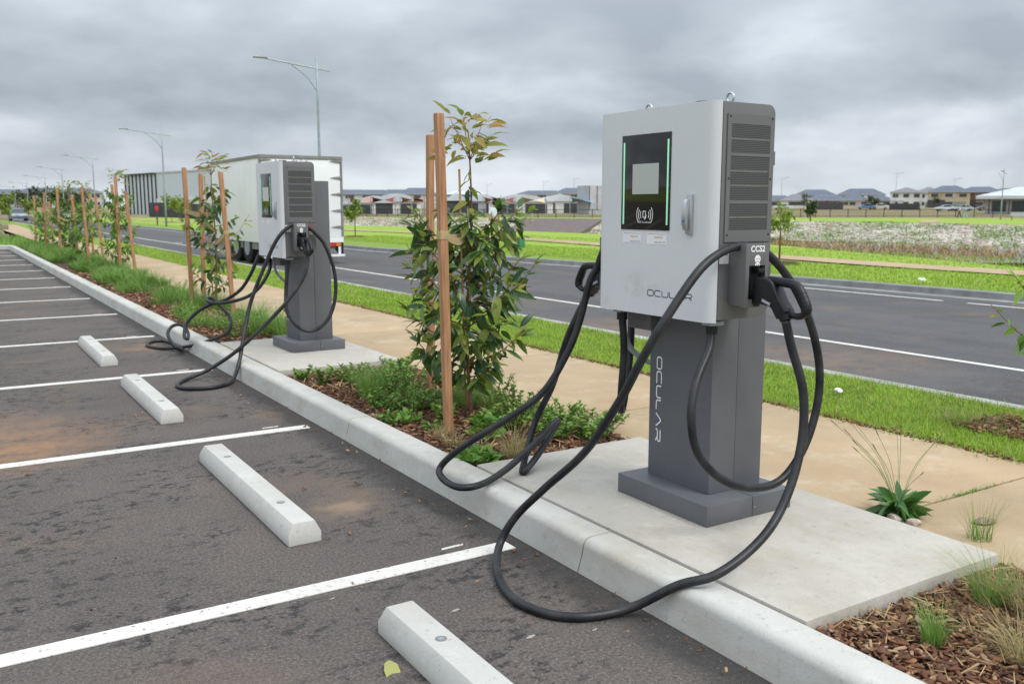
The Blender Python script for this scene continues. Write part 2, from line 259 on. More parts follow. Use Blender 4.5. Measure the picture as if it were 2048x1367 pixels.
# ---------------------------------------------------------------- mesh helpers
def link(o, parent=None, origin=None):
    col.objects.link(o)
    if parent is not None: o.parent = parent
    return o
def tag(o, label=None, cat=None, group=None, kind=None):
    if label: o['label'] = label
    if cat: o['category'] = cat
    if group: o['group'] = group
    if kind: o['kind'] = kind
    return o
def empty(name, loc, label=None, cat=None, group=None, rz=0):
    o = bpy.data.objects.new(name, None); o.location = loc; o.rotation_euler = (0, 0, rz); col.objects.link(o)
    o.empty_display_size = 0.1
    return tag(o, label, cat, group)
class MB:
    def __init__(s): s.v = []; s.f = []
    def add(s, vs, fs):
        n = len(s.v); s.v += [tuple(p) for p in vs]; s.f += [tuple(i + n for i in f) for f in fs]; return s
    def box(s, x0, x1, y0, y1, z0, z1):
        return s.add([(x0, y0, z0), (x1, y0, z0), (x1, y1, z0), (x0, y1, z0), (x0, y0, z1), (x1, y0, z1), (x1, y1, z1), (x0, y1, z1)],
                     [(0, 3, 2, 1), (4, 5, 6, 7), (0, 1, 5, 4), (1, 2, 6, 5), (2, 3, 7, 6), (3, 0, 4, 7)])
    def prism(s, poly, axis, lo, hi):
        # poly: 2D points; axis 'x': (y,z), 'y': (x,z), 'z': (x,y)
        n = len(poly)
        def mk(p, t): return {'x': (t, p[0], p[1]), 'y': (p[0], t, p[1]), 'z': (p[0], p[1], t)}[axis]
        return s.add([mk(p, lo) for p in poly] + [mk(p, hi) for p in poly],
                     [tuple(range(n))[::-1], tuple(range(n, 2 * n))] + [(i, (i + 1) % n, n + (i + 1) % n, n + i) for i in range(n)])
    def tube(s, pts, r, n=10, caps=True):
        P = [Vector(p) for p in pts]; rr = r if hasattr(r, '__len__') else [r] * len(P)
        rings = []; nrm = None
        for i, p in enumerate(P):
            t = (P[min(i + 1, len(P) - 1)] - P[max(i - 1, 0)]).normalized()
            if nrm is None: nrm = t.orthogonal().normalized()
            nrm = (nrm - t * nrm.dot(t)); nrm = nrm.normalized() if nrm.length > 1e-6 else t.orthogonal().normalized()
            b = t.cross(nrm)
            rings.append([p + (nrm * math.cos(2 * math.pi * k / n) + b * math.sin(2 * math.pi * k / n)) * rr[i] for k in range(n)])
        vs = [q for g in rings for q in g]; fs = []
        for i in range(len(P) - 1):
            for k in range(n): fs.append((i * n + k, i * n + (k + 1) % n, (i + 1) * n + (k + 1) % n, (i + 1) * n + k))
        if caps: fs += [tuple(range(n))[::-1], tuple(range((len(P) - 1) * n, len(P) * n))]
        return s.add(vs, fs)
    def build(s, name, mat, parent=None, origin=None, smooth=False, bevel=0, seg=2, kind=None, autos=None):
        o0 = Vector(origin) if origin is not None else (Vector(parent.matrix_world.translation) if False else Vector((0, 0, 0)))
        bm = bmesh.new(); vv = [bm.verts.new(Vector(p) - o0) for p in s.v]
        for f in s.f:
            try: bm.faces.new([vv[i] for i in f])
            except ValueError: pass
        bmesh.ops.recalc_face_normals(bm, faces=bm.faces)
        if bevel:
            ed = [e for e in bm.edges if len(e.link_faces) == 2 and e.calc_face_angle(0) > 0.5]
            bmesh.ops.bevel(bm, geom=ed, offset=bevel, segments=seg, profile=0.6, affect='EDGES', clamp_overlap=True)
        me = bpy.data.meshes.new(name); bm.to_mesh(me); bm.free()
        if smooth or bevel:
            for p in me.polygons: p.use_smooth = True
            if not smooth or autos: me.set_sharp_from_angle(angle=R(autos or 35))
        me.materials.append(mat); o = bpy.data.objects.new(name, me); link(o, parent)
        if kind: o['kind'] = kind
        return o
def npmesh(name, V, F, mat, parent=None, kind=None, smooth=False, loc=None):
    V = np.asarray(V, np.float32).reshape(-1, 3); F = np.asarray(F, np.int32); k = F.shape[1]
    me = bpy.data.meshes.new(name); me.vertices.add(len(V)); me.vertices.foreach_set('co', V.ravel())
    me.loops.add(F.size); me.loops.foreach_set('vertex_index', F.ravel())
    me.polygons.add(len(F)); me.polygons.foreach_set('loop_start', np.arange(0, F.size, k, dtype=np.int32))
    me.update(calc_edges=True)
    if smooth: me.polygons.foreach_set('use_smooth', np.ones(len(F), bool))
    me.materials.append(mat); o = bpy.data.objects.new(name, me); link(o, parent)
    if kind: o['kind'] = kind
    if loc is not None: o.location = loc
    return o
def copy_tree(o, parent=None):
    c = o.copy(); col.objects.link(c)
    if parent is not None: c.parent = parent
    for ch in o.children: copy_tree(ch, c)
    return c
def catmull(pts, n=8):
    P = [Vector(p) for p in pts]; P = [P[0] * 2 - P[1]] + P + [P[-1] * 2 - P[-2]]; out = []
    for i in range(1, len(P) - 2):
        for k in range(n):
            t = k / n; a, b, c, d = P[i - 1], P[i], P[i + 1], P[i + 2]
            out.append(0.5 * ((2 * b) + (c - a) * t + (2 * a - 5 * b + 4 * c - d) * t * t + (3 * b - a - 3 * c + d) * t ** 3))
    out.append(P[-2]); return out
def arc(cx, cy, r, a0, a1, n=6):
    return [(cx + r * math.cos(R(a0 + (a1 - a0) * i / n)), cy + r * math.sin(R(a0 + (a1 - a0) * i / n))) for i in range(n + 1)]
def blades(name, bx, by, bz, h, lean, az, wd, mat, seg=1, parent=None, kind='stuff', curl=0.6):
    n = len(bx); dx, dy = np.cos(az), np.sin(az); sx, sy = -dy, dx; lv = []
    for i in range(seg + 1):
        t = i / seg; out = lean * h * (t ** (1 + curl)); zz = h * t * (1 - 0.28 * np.minimum(lean, 1.2) * t)
        ww = wd * (1 - t) * 0.5
        cx, cy, cz = bx + dx * out, by + dy * out, bz + zz
        if i < seg: lv.append(np.stack([cx - sx * ww, cy - sy * ww, cz], 1)); lv.append(np.stack([cx + sx * ww, cy + sy * ww, cz], 1))
        else: lv.append(np.stack([cx, cy, cz], 1))
    k = len(lv); V = np.stack(lv, 1).reshape(-1, 3); base = np.arange(n)[:, None] * k; F = []
    for i in range(seg - 1):
        a = 2 * i; F += [base + np.array([[a, a + 1, a + 3]]), base + np.array([[a, a + 3, a + 2]])]
    a = 2 * (seg - 1); F.append(base + np.array([[a, a + 1, a + 2]]))
    return npmesh(name, V, np.concatenate(F), mat, parent, kind)
LT = np.array([0, .22, .5, .78, 1.0]); LW = np.array([.12, .8, 1.0, .62, .03])
def leaf_arrays(P, D, L, W, curv=0.25, fold=0.25):
    # folded, drooping leaf blades: P base points, D axis directions
    P = np.asarray(P, float); D = np.asarray(D, float); D /= np.linalg.norm(D, axis=1, keepdims=True) + 1e-9; n = len(P)
    rv = rng.normal(size=(n, 3)); rv[:, 2] *= 0.4
    S = np.cross(D, np.array([0, 0, 1.0]) + rv * 0.5); S /= np.linalg.norm(S, axis=1, keepdims=True) + 1e-9
    Nn = np.cross(S, D); Nn *= np.sign(Nn[:, 2:3] + 1e-6)
    L = np.asarray(L)[:, None]; W = np.asarray(W)[:, None]; cu = (curv * rng.uniform(.3, 1.5, (n, 1)))
    vs = []
    for t, wv in zip(LT, LW):
        c = P + D * L * t - Nn * L * cu * t * t
        vs += [c - S * W * wv * .5 + Nn * W * fold * wv * .5, c, c + S * W * wv * .5 + Nn * W * fold * wv * .5]
    V = np.stack(vs, 1).reshape(-1, 3); base = np.arange(n)[:, None] * 15; F = []
    for i in range(4):
        a = 3 * i; F += [base + np.array([[a, a + 1, a + 4, a + 3]]), base + np.array([[a + 1, a + 2, a + 5, a + 4]])]
    return V, np.concatenate(F)
def leaf_cloud(name, P, D, L, W, mat, parent=None, kind='stuff', curv=.25):
    V, F = leaf_arrays(P, D, L, W, curv); return npmesh(name, V, F, mat, parent, kind, smooth=True)
LEAFME = {}
def leaf_mesh(mat, var):
    k = (mat.name, var)
    if k not in LEAFME:
        V, F = leaf_arrays([(0, 0, 0)], [(0, 1, 0)], [1.0], [0.30 + .05 * var], 0.2 + .12 * var)
        me = bpy.data.meshes.new('leaf'); me.from_pydata(V.tolist(), [], F.tolist()); me.materials.append(mat)
        for p in me.polygons: p.use_smooth = True
        LEAFME[k] = me
    return LEAFME[k]
def leaf_obj(p, d, L, mat, parent, var=None):
    o = bpy.data.objects.new('leaf', leaf_mesh(mat, random.randrange(4) if var is None else var)); col.objects.link(o); o.parent = parent
    q = Vector(d).to_track_quat('Y', 'Z') @ Matrix.Rotation(random.uniform(-.9, .9), 3, 'Y').to_quaternion()
    o.rotation_mode = 'QUATERNION'; o.rotation_quaternion = q; o.location = p; o.scale = (L, L, L); return o
def text(name, s, size, mat, at, u, v, parent, align='LEFT', bold=0.0, origin=(0, 0, 0), thick=0.0006):
    cu = bpy.data.curves.new(name, 'FONT'); cu.body = s; cu.size = size; cu.align_x = align; cu.offset = bold; cu.extrude = thick; cu.resolution_u = 3
    t = bpy.data.objects.new(name, cu); col.objects.link(t)
    me = bpy.data.meshes.new_from_object(t.evaluated_get(bpy.context.evaluated_depsgraph_get())); bpy.data.objects.remove(t)
    u, v = Vector(u), Vector(v); n = u.cross(v); a = Vector(at) - Vector(origin)
    for q in me.vertices: q.co = a + u * q.co.x + v * q.co.y + n * q.co.z
    me.materials.clear(); me.materials.append(mat); me.name = name
    o = bpy.data.objects.new(name, me); return link(o, parent)
def strip(pts, wd, closed=False):
    # mitred flat stroke of width wd along 2D points -> quads
    P = [Vector(p) for p in pts]; n = len(P); Lf, Rt = [], []
    for i in range(n):
        a = P[(i - 1) % n] if (closed or i > 0) else None; b = P[(i + 1) % n] if (closed or i < n - 1) else None
        d1 = (P[i] - a).normalized() if a is not None else None; d2 = (b - P[i]).normalized() if b is not None else None
        if d1 is None: d1 = d2
        if d2 is None: d2 = d1
        t = (d1 + d2).normalized(); nn = Vector((-t.y, t.x)); m = wd * .5 / max(.45, nn.dot(Vector((-d1.y, d1.x))))
        Lf.append(P[i] + nn * m); Rt.append(P[i] - nn * m)
    q = []
    for i in range(n if closed else n - 1): j = (i + 1) % n; q.append((Lf[i], Lf[j], Rt[j], Rt[i]))
    return q
def strokes(name, lines, wd, mat, at, u, v, parent, origin=(0, 0, 0), off=0.0008):
    u, v = Vector(u), Vector(v); n = u.cross(v); a = Vector(at) - Vector(origin) + n * off; mb = MB()
    for (pts, closed) in lines:
        for q in strip(pts, wd, closed): mb.add([a + u * p.x + v * p.y for p in q], [(0, 1, 2, 3)])
    o = mb.build(name, mat, parent); return o
def polar(az, dist, z=0.0): return Vector((dist * math.sin(R(az)), dist * math.cos(R(az)), z))
UP = (0, 0, 1)

# ================================================================= SETTING
def sm(a, b, x): t = np.clip((x - a) / (b - a), 0, 1); return t * t * (3 - 2 * t)
NB = np.array([(-60, 19), (0, 21), (12, 22.6), (17, 24.8), (22.5, 27), (30, 30), (45, 32), (60, 31), (100, 28), (400, 26)])      # y, x of the near lip of the creek
FB = np.array([(-60, 60), (30, 66), (42, 72), (55, 76), (68, 74), (85, 63), (112, 51), (130, 46), (400, 40)])           # far lip
def ground_h(x, y):
    r = np.hypot(x, y); a = np.interp(y, NB[:, 0], NB[:, 1]); b = np.interp(y, FB[:, 0], FB[:, 1])
    ck = np.minimum(sm(0, 9, x - a), sm(0, 11, b - x)); fade = 1 - sm(118, 150, y)
    pool = 1 - sm(.7, 1.0, np.hypot((x - 33) / 8.0, (y - 25) / 10.0)); ck = np.minimum(ck, ck * (1 - pool) + .27 * pool)
    z = np.where(x < 16.2, -0.12, 0.08) - 1.38 * ck * fade
    return z + 1.25 * sm(175, 310, r)
xs = np.concatenate([np.array([-3000, -1200, -500, -200, -100, -50, -20, 0, 8, 12, 13.0]), [16.15, 16.3], np.arange(17, 112, 1.0), np.array([118, 130, 150, 180, 220, 280, 360, 500, 900, 1800, 3500])])
ys = np.concatenate([np.array([-1500, -400, -150, -90]), np.arange(-60, 152, 1.25), np.array([160, 175, 200, 240, 300, 400, 600, 1000, 2000, 4000])])
gx, gy = np.meshgrid(xs, ys, indexing='ij'); gzv = ground_h(gx, gy); nx, ny = gx.shape
idx = np.arange(nx * ny).reshape(nx, ny)
F = np.stack([idx[:-1, :-1], idx[1:, :-1], idx[1:, 1:], idx[:-1, 1:]], -1).reshape(-1, 4)
tag(npmesh('ground', np.stack([gx, gy, gzv], -1), F, MT['ground'], smooth=True), kind='structure')

carpark = tag(MB().box(-14, 2.315, -8, 40.05, -0.1, 0).build('car_park', MT['park']), kind='structure')
BAYS = [3.55 + 2.81 * k for k in range(-1, 13)]
for i, y in enumerate(BAYS):
    e = 2.21 + 0.02 * math.sin(i * 3.1)
    MB().box(-5, e, y - .052, y + .052, 0.001, 0.0045).build('bay_line', MT['paint'], carpark)
    if i > 0: MB().prism([(1.9, y + .11), (2.02, y + .116), (2.025, y + .132), (1.91, y + .128)], 'z', 0.001, 0.004).build('paint_mark', MT['paint'], carpark)
FLECK = M('worn_paint', (0.36, 0.34, 0.32), (0.2, 0.185, 0.17), 60, .85)
for (x, y, a, b) in [(1.62, 3.05, .045, .016), (1.25, 3.42, .03, .01), (1.75, 2.7, .05, .018), (2.0, 2.62, .03, .012)]:
    MB().prism([(x, y), (x + a * .5, y - b * .2), (x + a, y + b * .3), (x + a * .9, y + b), (x + a * .4, y + b * .7)], 'z', 0.001, 0.003).build('paint_mark', FLECK, carpark)

# kerb round the car park, cast in lengths with open joints
kerb = empty('kerb', (0, 0, 0)); tag(kerb, kind='structure')
KP = [(2.285, -.1), (2.29, .0), (2.318, .098)] + arc(2.362, .108, .044, 172, 96, 5) + [(2.468, .153), (2.482, .147), (2.484, -.1)]
j = [-2.2, 0.42, 3.11, 5.84, 8.62, 11.35, 14.1, 16.9, 19.7, 22.5, 25.3, 28.1, 31, 33.9, 36.8, 39.6]
for a, b in zip(j[:-1], j[1:]): MB().prism(KP, 'y', a + .004, b - .004).build('kerb_segment', MT['kerb'], kerb, smooth=True, autos=40)
ce = MB(); rings = []
for k in range(9):
    t = R(k * 90 / 8); cx, cy = 1.6, 39.602
    rings.append([(cx + (p[0] - cx) * math.cos(t), cy + (p[0] - cx) * math.sin(t), p[1]) for p in KP])
n = len(KP)
ce.add([p for r in rings for p in r], [(i * n + k, i * n + (k + 1) % n, (i + 1) * n + (k + 1) % n, (i + 1) * n + k) for i in range(8) for k in range(n)])
ce.build('kerb_corner', MT['kerb'], kerb, smooth=True, autos=40)
KE = [(39.602 + p[0] - 1.6, p[1]) for p in KP]
for a, b in ((-1.4, 1.596), (-4.4, -1.408), (-7.4, -4.408)): MB().prism(KE, 'x', a, b).build('kerb_segment', MT['kerb'], kerb, smooth=True, autos=40)

# footpath of tan slabs
path = empty('footpath', (0, 0, 0)); tag(path, kind='structure')
yj = [-3, 0.2, 2.68, 5.2, 7.7, 10.2, 12.7, 15.2, 17.7, 20.2, 22.7, 25.2, 27.7, 30.2, 32.7, 35.2, 38, 41]
for a, b in zip(yj[:-1], yj[1:]):
    MB().box(3.722, 5.36, a + .008, b - .008, 0.0, .1).build('path_slab', MT['path'], path, bevel=.008)
CP = [(4.54, 41), (4.5, 44), (4.3, 48), (4.0, 53), (4.1, 60), (4.6, 72), (5, 90)]
for (a, b) in zip(CP[:-1], CP[1:]):
    MB().add([(a[0] - .8, a[1] + .005, .0), (a[0] + .8, a[1] + .005, .0), (b[0] + .8, b[1], .0), (b[0] - .8, b[1], .0), (a[0] - .8, a[1] + .005, .1), (a[0] + .8, a[1] + .005, .1), (b[0] + .8, b[1], .1), (b[0] - .8, b[1], .1)],
             [(0, 3, 2, 1), (4, 5, 6, 7), (0, 1, 5, 4), (1, 2, 6, 5), (2, 3, 7, 6), (3, 0, 4, 7)]).build('path_slab', MT['path'], path)

# near verge
tag(MB().box(5.362, 6.83, -8, 300, -.08, .088).build('verge', MT['lawn']), kind='structure')
tag(MB().box(-14, 3.72, 40.4, 120, -.08, .10).build('garden_lawn', MT['lawn']), kind='structure')
tag(MB().box(3.722, 5.36, 41.2, 300, -.08, .06).build('path_verge', MT['lawn']), kind='structure')
rk = empty('road_kerb', (0, 0, 0)); tag(rk, kind='structure')
for k in range(24): MB().box(6.832, 6.985, -8 + k * 5, -3.006 + k * 5, -.05, .095).build('kerb_segment', MT['roadkerb'], rk, bevel=.02)
road = tag(MB().add([(6.98, -40, 0), (15.6, -40, 0), (15.6, 400, 0), (6.98, 400, 0)], [(0, 1, 2, 3)]).build('road', MT['road']), kind='structure')
def ribbon(name, pts, wd, z, mat, parent, t=.0035):
    mb = MB()
    q = strip([(p[0], p[1]) for p in pts], wd)
    for a in q: mb.add([(p.x, p.y, z) for p in a] , [(0, 1, 2, 3)])
    return mb.build(name, mat, parent)
ribbon('edge_line', [(9.0, -20), (9.0, 10), (8.95, 20), (8.85, 60), (8.8, 200)], .11, .004, MT['paint'], road)
for a, b in ((-6, 8.9), (9.35, 12.5), (12.95, 19.0)): ribbon('edge_line', [(14.62, a), (14.62, b)], .1, .004, MT['paint'], road)
for k in range(6): ribbon('give_way_dash', [(9.1 + .55 * k, 43.2), (9.4 + .55 * k, 43.2)], .3, .004, MT['paint'], road)
FK = [(15.5, -20), (15.5, 10), (15.42, 13), (15.1, 17), (14.6, 21.5), (14.0, 26.5), (13.55, 31), (13.4, 36), (13.4, 300)]
def offs(pts, d): return [(p[0] + d, p[1]) for p in pts]
mb = MB()
for a, b in zip(FK[:-1], FK[1:]):
    prof = [(-.28, .006), (-.02, .02), (.0, .125), (.16, .135), (.17, -.05)]
    for p, q in zip(prof[:-1], prof[1:]): mb.add([(a[0] + p[0], a[1], p[1]), (b[0] + p[0], b[1], p[1]), (b[0] + q[0], b[1], q[1]), (a[0] + q[0], a[1], q[1])], [(0, 1, 2, 3)])
tag(mb.build('far_road_kerb', MT['farkerb']), kind='structure')
mb = MB()
for a, b in zip(FK[:-1], FK[1:]): mb.add([(a[0] + .16, a[1], .122), (16.6, a[1], .10), (16.6, b[1], .10), (b[0] + .16, b[1], .122)], [(0, 1, 2, 3)])
tag(mb.build('far_verge', MT['lawn']), kind='structure')
fp = [(20.9, -20), (20.9, 8), (21.1, 15), (21.6, 19), (22.4, 26), (23.3, 33), (24, 40), (24, 50), (23.2, 57), (22, 75), (20, 120)]
tag(ribbon('far_footpath', fp, 1.5, .115, MT['path'], None), kind='structure')
tag(ribbon('bank_path', [(60, 14), (70, 33), (77, 45), (84, 56), (100, 66)], 1.7, .11, MT['path'], None), kind='structure')
tag(ribbon('bank_track', [(78, 74), (66, 90), (54, 118), (50, 135)], 3.0, .11, MT['path'], None), kind='structure')
# creek water
tag(MB().add([(33 + 7.2 * math.cos(R(t)), 25 + 9 * math.sin(R(t)), -.22) for t in range(0, 360, 15)], [tuple(range(24))]).build('water', M('creek_water', (0.10, 0.12, 0.13), (0.08, 0.1, 0.11), .5, 0.08)), kind='structure')

# ================================================================= BEDS
for (a, b) in ((-4, 2.02), (4.39, 7.92), (9.98, 40.4)):
    n = int((b - a) / .15) + 2; ysb = np.linspace(a, b, n); xsb = np.linspace(2.486, 3.72, 9)
    X, Y = np.meshgrid(xsb, ysb, indexing='ij'); Z = .085 + .018 * np.sin(X * 9 + Y * 4) * np.sin(Y * 6.1 - X * 3); ii = np.arange(X.size).reshape(X.shape)
    tag(npmesh('mulch_bed', np.stack([X, Y, Z], -1), np.stack([ii[:-1, :-1], ii[1:, :-1], ii[1:, 1:], ii[:-1, 1:]], -1).reshape(-1, 4), MT['mulch'], smooth=True), kind='structure')
def chips(name, n, x0, x1, y0, y1, s0, s1, z=.1, mat='chips', asp=.35, flat=.14, dens=None):
    x = rng.uniform(x0, x1, n); y = rng.uniform(y0, y1, n); L = rng.uniform(s0, s1, n) ; Wd = L * rng.uniform(asp * .6, asp * 1.6, n); T = L * rng.uniform(flat * .6, flat * 1.6, n)
    c = np.array([(-1, -1, -1), (1, -.7, -1), (.8, 1, -1), (-.9, .8, -1), (-.8, -.8, 1), (.9, -.6, 1), (.7, .8, 1), (-.7, .9, 1)]) * .5
    V = c[None] * np.stack([L, Wd, T], 1)[:, None] + rng.normal(0, .05, (n, 8, 3)) * np.stack([L, Wd, T], 1)[:, None]
    a, t1, t2 = rng.uniform(0, 6.28, n), rng.normal(0, .35, n), rng.normal(0, .35, n)
    def rot(V, i, j, an): o = V.copy(); ca, sa = np.cos(an)[:, None], np.sin(an)[:, None]; o[..., i] = V[..., i] * ca - V[..., j] * sa; o[..., j] = V[..., i] * sa + V[..., j] * ca; return o
    V = rot(rot(rot(V, 0, 2, t1), 1, 2, t2), 0, 1, a); V += np.stack([x, y, z + rng.uniform(0, .022, n)], 1)[:, None]
    f = np.array([(0, 3, 2, 1), (4, 5, 6, 7), (0, 1, 5, 4), (1, 2, 6, 5), (2, 3, 7, 6), (3, 0, 4, 7)])
    return npmesh(name, V, (np.arange(n)[:, None, None] * 8 + f[None]).reshape(-1, 4), MT[mat], None, 'stuff')
tag(chips('bark_mulch', 11000, 2.5, 3.71, .3, 2.01, .01, .055, asp=.32, flat=.1), 'brown bark mulch covering the bed beside the near concrete pad', 'mulch')
tag(chips('bark_mulch', 8000, 2.5, 3.71, 4.4, 7.9, .012, .055, asp=.32, flat=.1), 'brown bark mulch around the nearest staked sapling', 'mulch')
tag(chips('bark_mulch', 4500, 2.5, 3.71, 10.0, 24, .03, .09), 'brown bark mulch along the long planted bed beyond the far pad', 'mulch')
tag(chips('straw_litter', 520, 2.6, 3.71, .3, 2.0, .04, .15, .115, 'straw', .028, .02), 'dry straw and grass stalks lying over the near mulch', 'straw')
tag(chips('straw_litter', 160, 2.52, 3.7, 4.4, 7.5, .05, .13, .112, 'straw', .05, .03), 'dry straw bits lying over the mulch by the nearest sapling', 'straw')
tag(chips('bark_crumbs', 90, 2.05, 2.28, 1.5, 9, .008, .03, .006), 'small bark crumbs scattered along the foot of the kerb', 'bark')
tag(chips('bark_crumbs', 45, 0.2, 2.2, 2.2, 9, .008, .03, .006), 'stray bark crumbs scattered over the car park', 'bark')
def pad(y0, y1, label):
    return tag(MB().box(2.50, 3.705, y0, y1, .0, .153).build('concrete_pad', MT['pad'], bevel=.014), label, 'concrete pad', 'concrete pads under the chargers')
pad(2.03, 4.38, 'pale concrete pad under the nearer charger'); pad(7.93, 9.97, 'pale concrete pad under the farther charger')

# ================================================================= LAWN GRASS
def lawn(name, n, x0, x1, y0, y1, h0, h1, wd, z, label, ragged=.05, pw=1.0):
    u = rng.uniform(0, 1, n) ** pw
    x = rng.uniform(x0, x1, n); y = y0 + (y1 - y0) * u; x += rng.normal(0, ragged, n) * (np.minimum(x - x0, x1 - x) < .1)
    o = blades(name, x, y, np.full(n, z), rng.uniform(h0, h1, n), rng.uniform(.1, 1.1, n), rng.uniform(0, 6.28, n), wd * rng.uniform(.7, 1.4, n), MT['grass'], 1)
    return tag(o, label, 'grass')
lawn('lawn_grass', 70000, 5.33, 6.84, 1.6, 13, .02, .058, .0065, .088, 'short bright green grass on the strip between footpath and road', pw=1.5)
lawn('lawn_grass', 22000, 5.36, 6.84, 13, 40, .025, .055, .014, .088, 'short bright green grass on the strip beyond the farther charger', pw=1.6)
lawn('lawn_grass', 45000, 15.7, 20.1, 5, 45, .03, .075, .02, .10, 'bright green grass between the road and the far footpath', pw=1.4)
lawn('lawn_grass', 16000, 21.8, 27, 5, 45, .03, .08, .022, .09, 'bright green grass between the far footpath and the creek', pw=1.4)

# ================================================================= WHEEL STOPS
WSP = [(1.302, .0), (1.302, .052), (1.33, .108), (1.44, .108), (1.467, .052), (1.467, .0)]
for (y0, lab) in ((1.30, 'concrete wheel stop nearest the camera, cut off by the bottom edge'), (4.08, 'concrete wheel stop just behind the nearest full bay line'),
                  (7.0, 'short-looking concrete wheel stop between the second and third bay lines'), (9.93, 'farthest concrete wheel stop, near the looped cable')):
    r = empty('wheel_stop', (1.385, y0 + .87, 0), lab, 'wheel stop', 'wheel stops in the parking bays')
    bm = MB(); n = len(WSP); L = 1.74
    bm.add([(x, y0 + (.0 if z < .06 else .018), z) for x, z in WSP] + [(x, y0 + L - (.0 if z < .06 else .018), z) for x, z in WSP],
           [tuple(range(n))[::-1], tuple(range(n, 2 * n))] + [(i, (i + 1) % n, n + (i + 1) % n, n + i) for i in range(n)])
    bm.build('stop_block', MT['wheelstop'], r, r.location, bevel=.007)
    for yy in (y0 + .36, y0 + L - .36):
        MB().tube([(1.385, yy, .1075), (1.385, yy, .1092)], .021, 16).build('bolt_hole', MT['truckgrey'], r, r.location)
        MB().tube([(1.385, yy, .1094), (1.385, yy, .1102)], .012, 12).build('bolt', MT['galv'], r, r.location)

# ================================================================= CHARGER
FRONT_U, FRONT_V = (0, -1, 0), (0, 0, 1); SIDE_U, SIDE_V = (1, 0, 0), (0, 0, 1)
def rrect(x, y, w, h, r, n=4):
    return arc(x + w - r, y + r, r, -90, 0, n) + arc(x + w - r, y + h - r, r, 0, 90, n) + arc(x + r, y + h - r, r, 90, 180, n) + arc(x + r, y + r, r, 180, 270, n)
def ocular(h, L):
    # stroke lettering, six wide glyphs, returned as polylines in a box L long and h high
    w = L / 6 * .82; g = L / 6; r = h * .36; out = []; dots = []
    out.append((rrect(0, 0, w, h, r), True))
    out.append(([(g + w, 0)] + [(g + p[0], p[1]) for p in arc(r, r, r, 270, 180, 4)] + [(g + p[0], p[1]) for p in arc(r, h - r, r, 180, 90, 4)] + [(g + w, h)], False))
    out.append(([(2 * g, h)] + [(2 * g + p[0], p[1]) for p in arc(r, r, r, 180, 270, 4)] + [(2 * g + p[0], p[1]) for p in arc(w - r, r, r, 270, 360, 4)] + [(2 * g + w, h)], False))
    out.append(([(3 * g, h)] + [(3 * g + p[0], p[1]) for p in arc(r, r, r, 180, 270, 4)] + [(3 * g + w * .8, 0)], False))
    out.append(([(4 * g - w * .08, 0), (4 * g + w * .40, h), (4 * g + w * .55, h), (4 * g + w * 1.02, 0)], False))
    x = 5 * g + w * .08
    out.append(([(x, h)] + [(x + p[0], p[1]) for p in arc(w - h * .3, h * .7, h * .3, 90, -90, 6)] + [(x + r * .6, h * .4), (x, h * .28), (x, 0)], False))
    out.append(([(x + w * .62, h * .34), (x + w, 0)], False))
    return out, (4 * g + w * .47, h * .14)
def hexmat():
    # perforated sheet: staggered round holes
    m, nt, b = newmat('perforated_sheet'); t = nd(nt, 'ShaderNodeTexCoord'); s = nd(nt, 'ShaderNodeSeparateXYZ', {0: t.outputs['Object']})
    u = mth(nt, 'DIVIDE', s.outputs[0], 0.0086); v = mth(nt, 'DIVIDE', s.outputs[2], 0.0086)
    def cell(du, dv):
        a = mth(nt, 'SUBTRACT', mth(nt, 'FRACT', mth(nt, 'ADD', u, du)), .5); bb = mth(nt, 'MULTIPLY', mth(nt, 'SUBTRACT', mth(nt, 'FRACT', mth(nt, 'ADD', mth(nt, 'DIVIDE', v, 1.732), dv)), .5), 1.732)
        return mth(nt, 'ADD', mth(nt, 'MULTIPLY', a, a), mth(nt, 'MULTIPLY', bb, bb))
    d = mth(nt, 'MINIMUM', cell(0, 0), cell(.5, .5)); hole = mth(nt, 'LESS_THAN', d, 0.105)
    setb(nt, b, (0.10, 0.10, 0.105), .5)
    tr = nd(nt, 'ShaderNodeBsdfTransparent'); mx = nd(nt, 'ShaderNodeMixShader', {0: hole, 1: b.outputs[0], 2: tr.outputs[0]})
    nt.links.new(mx.outputs[0], nt.nodes['Material Output'].inputs[0]); return m
MT['perf'] = hexmat(); MT['slat'] = M('pale_filter_edge', (0.62, 0.55, 0.42), (0.5, 0.44, 0.33), 20, .6)
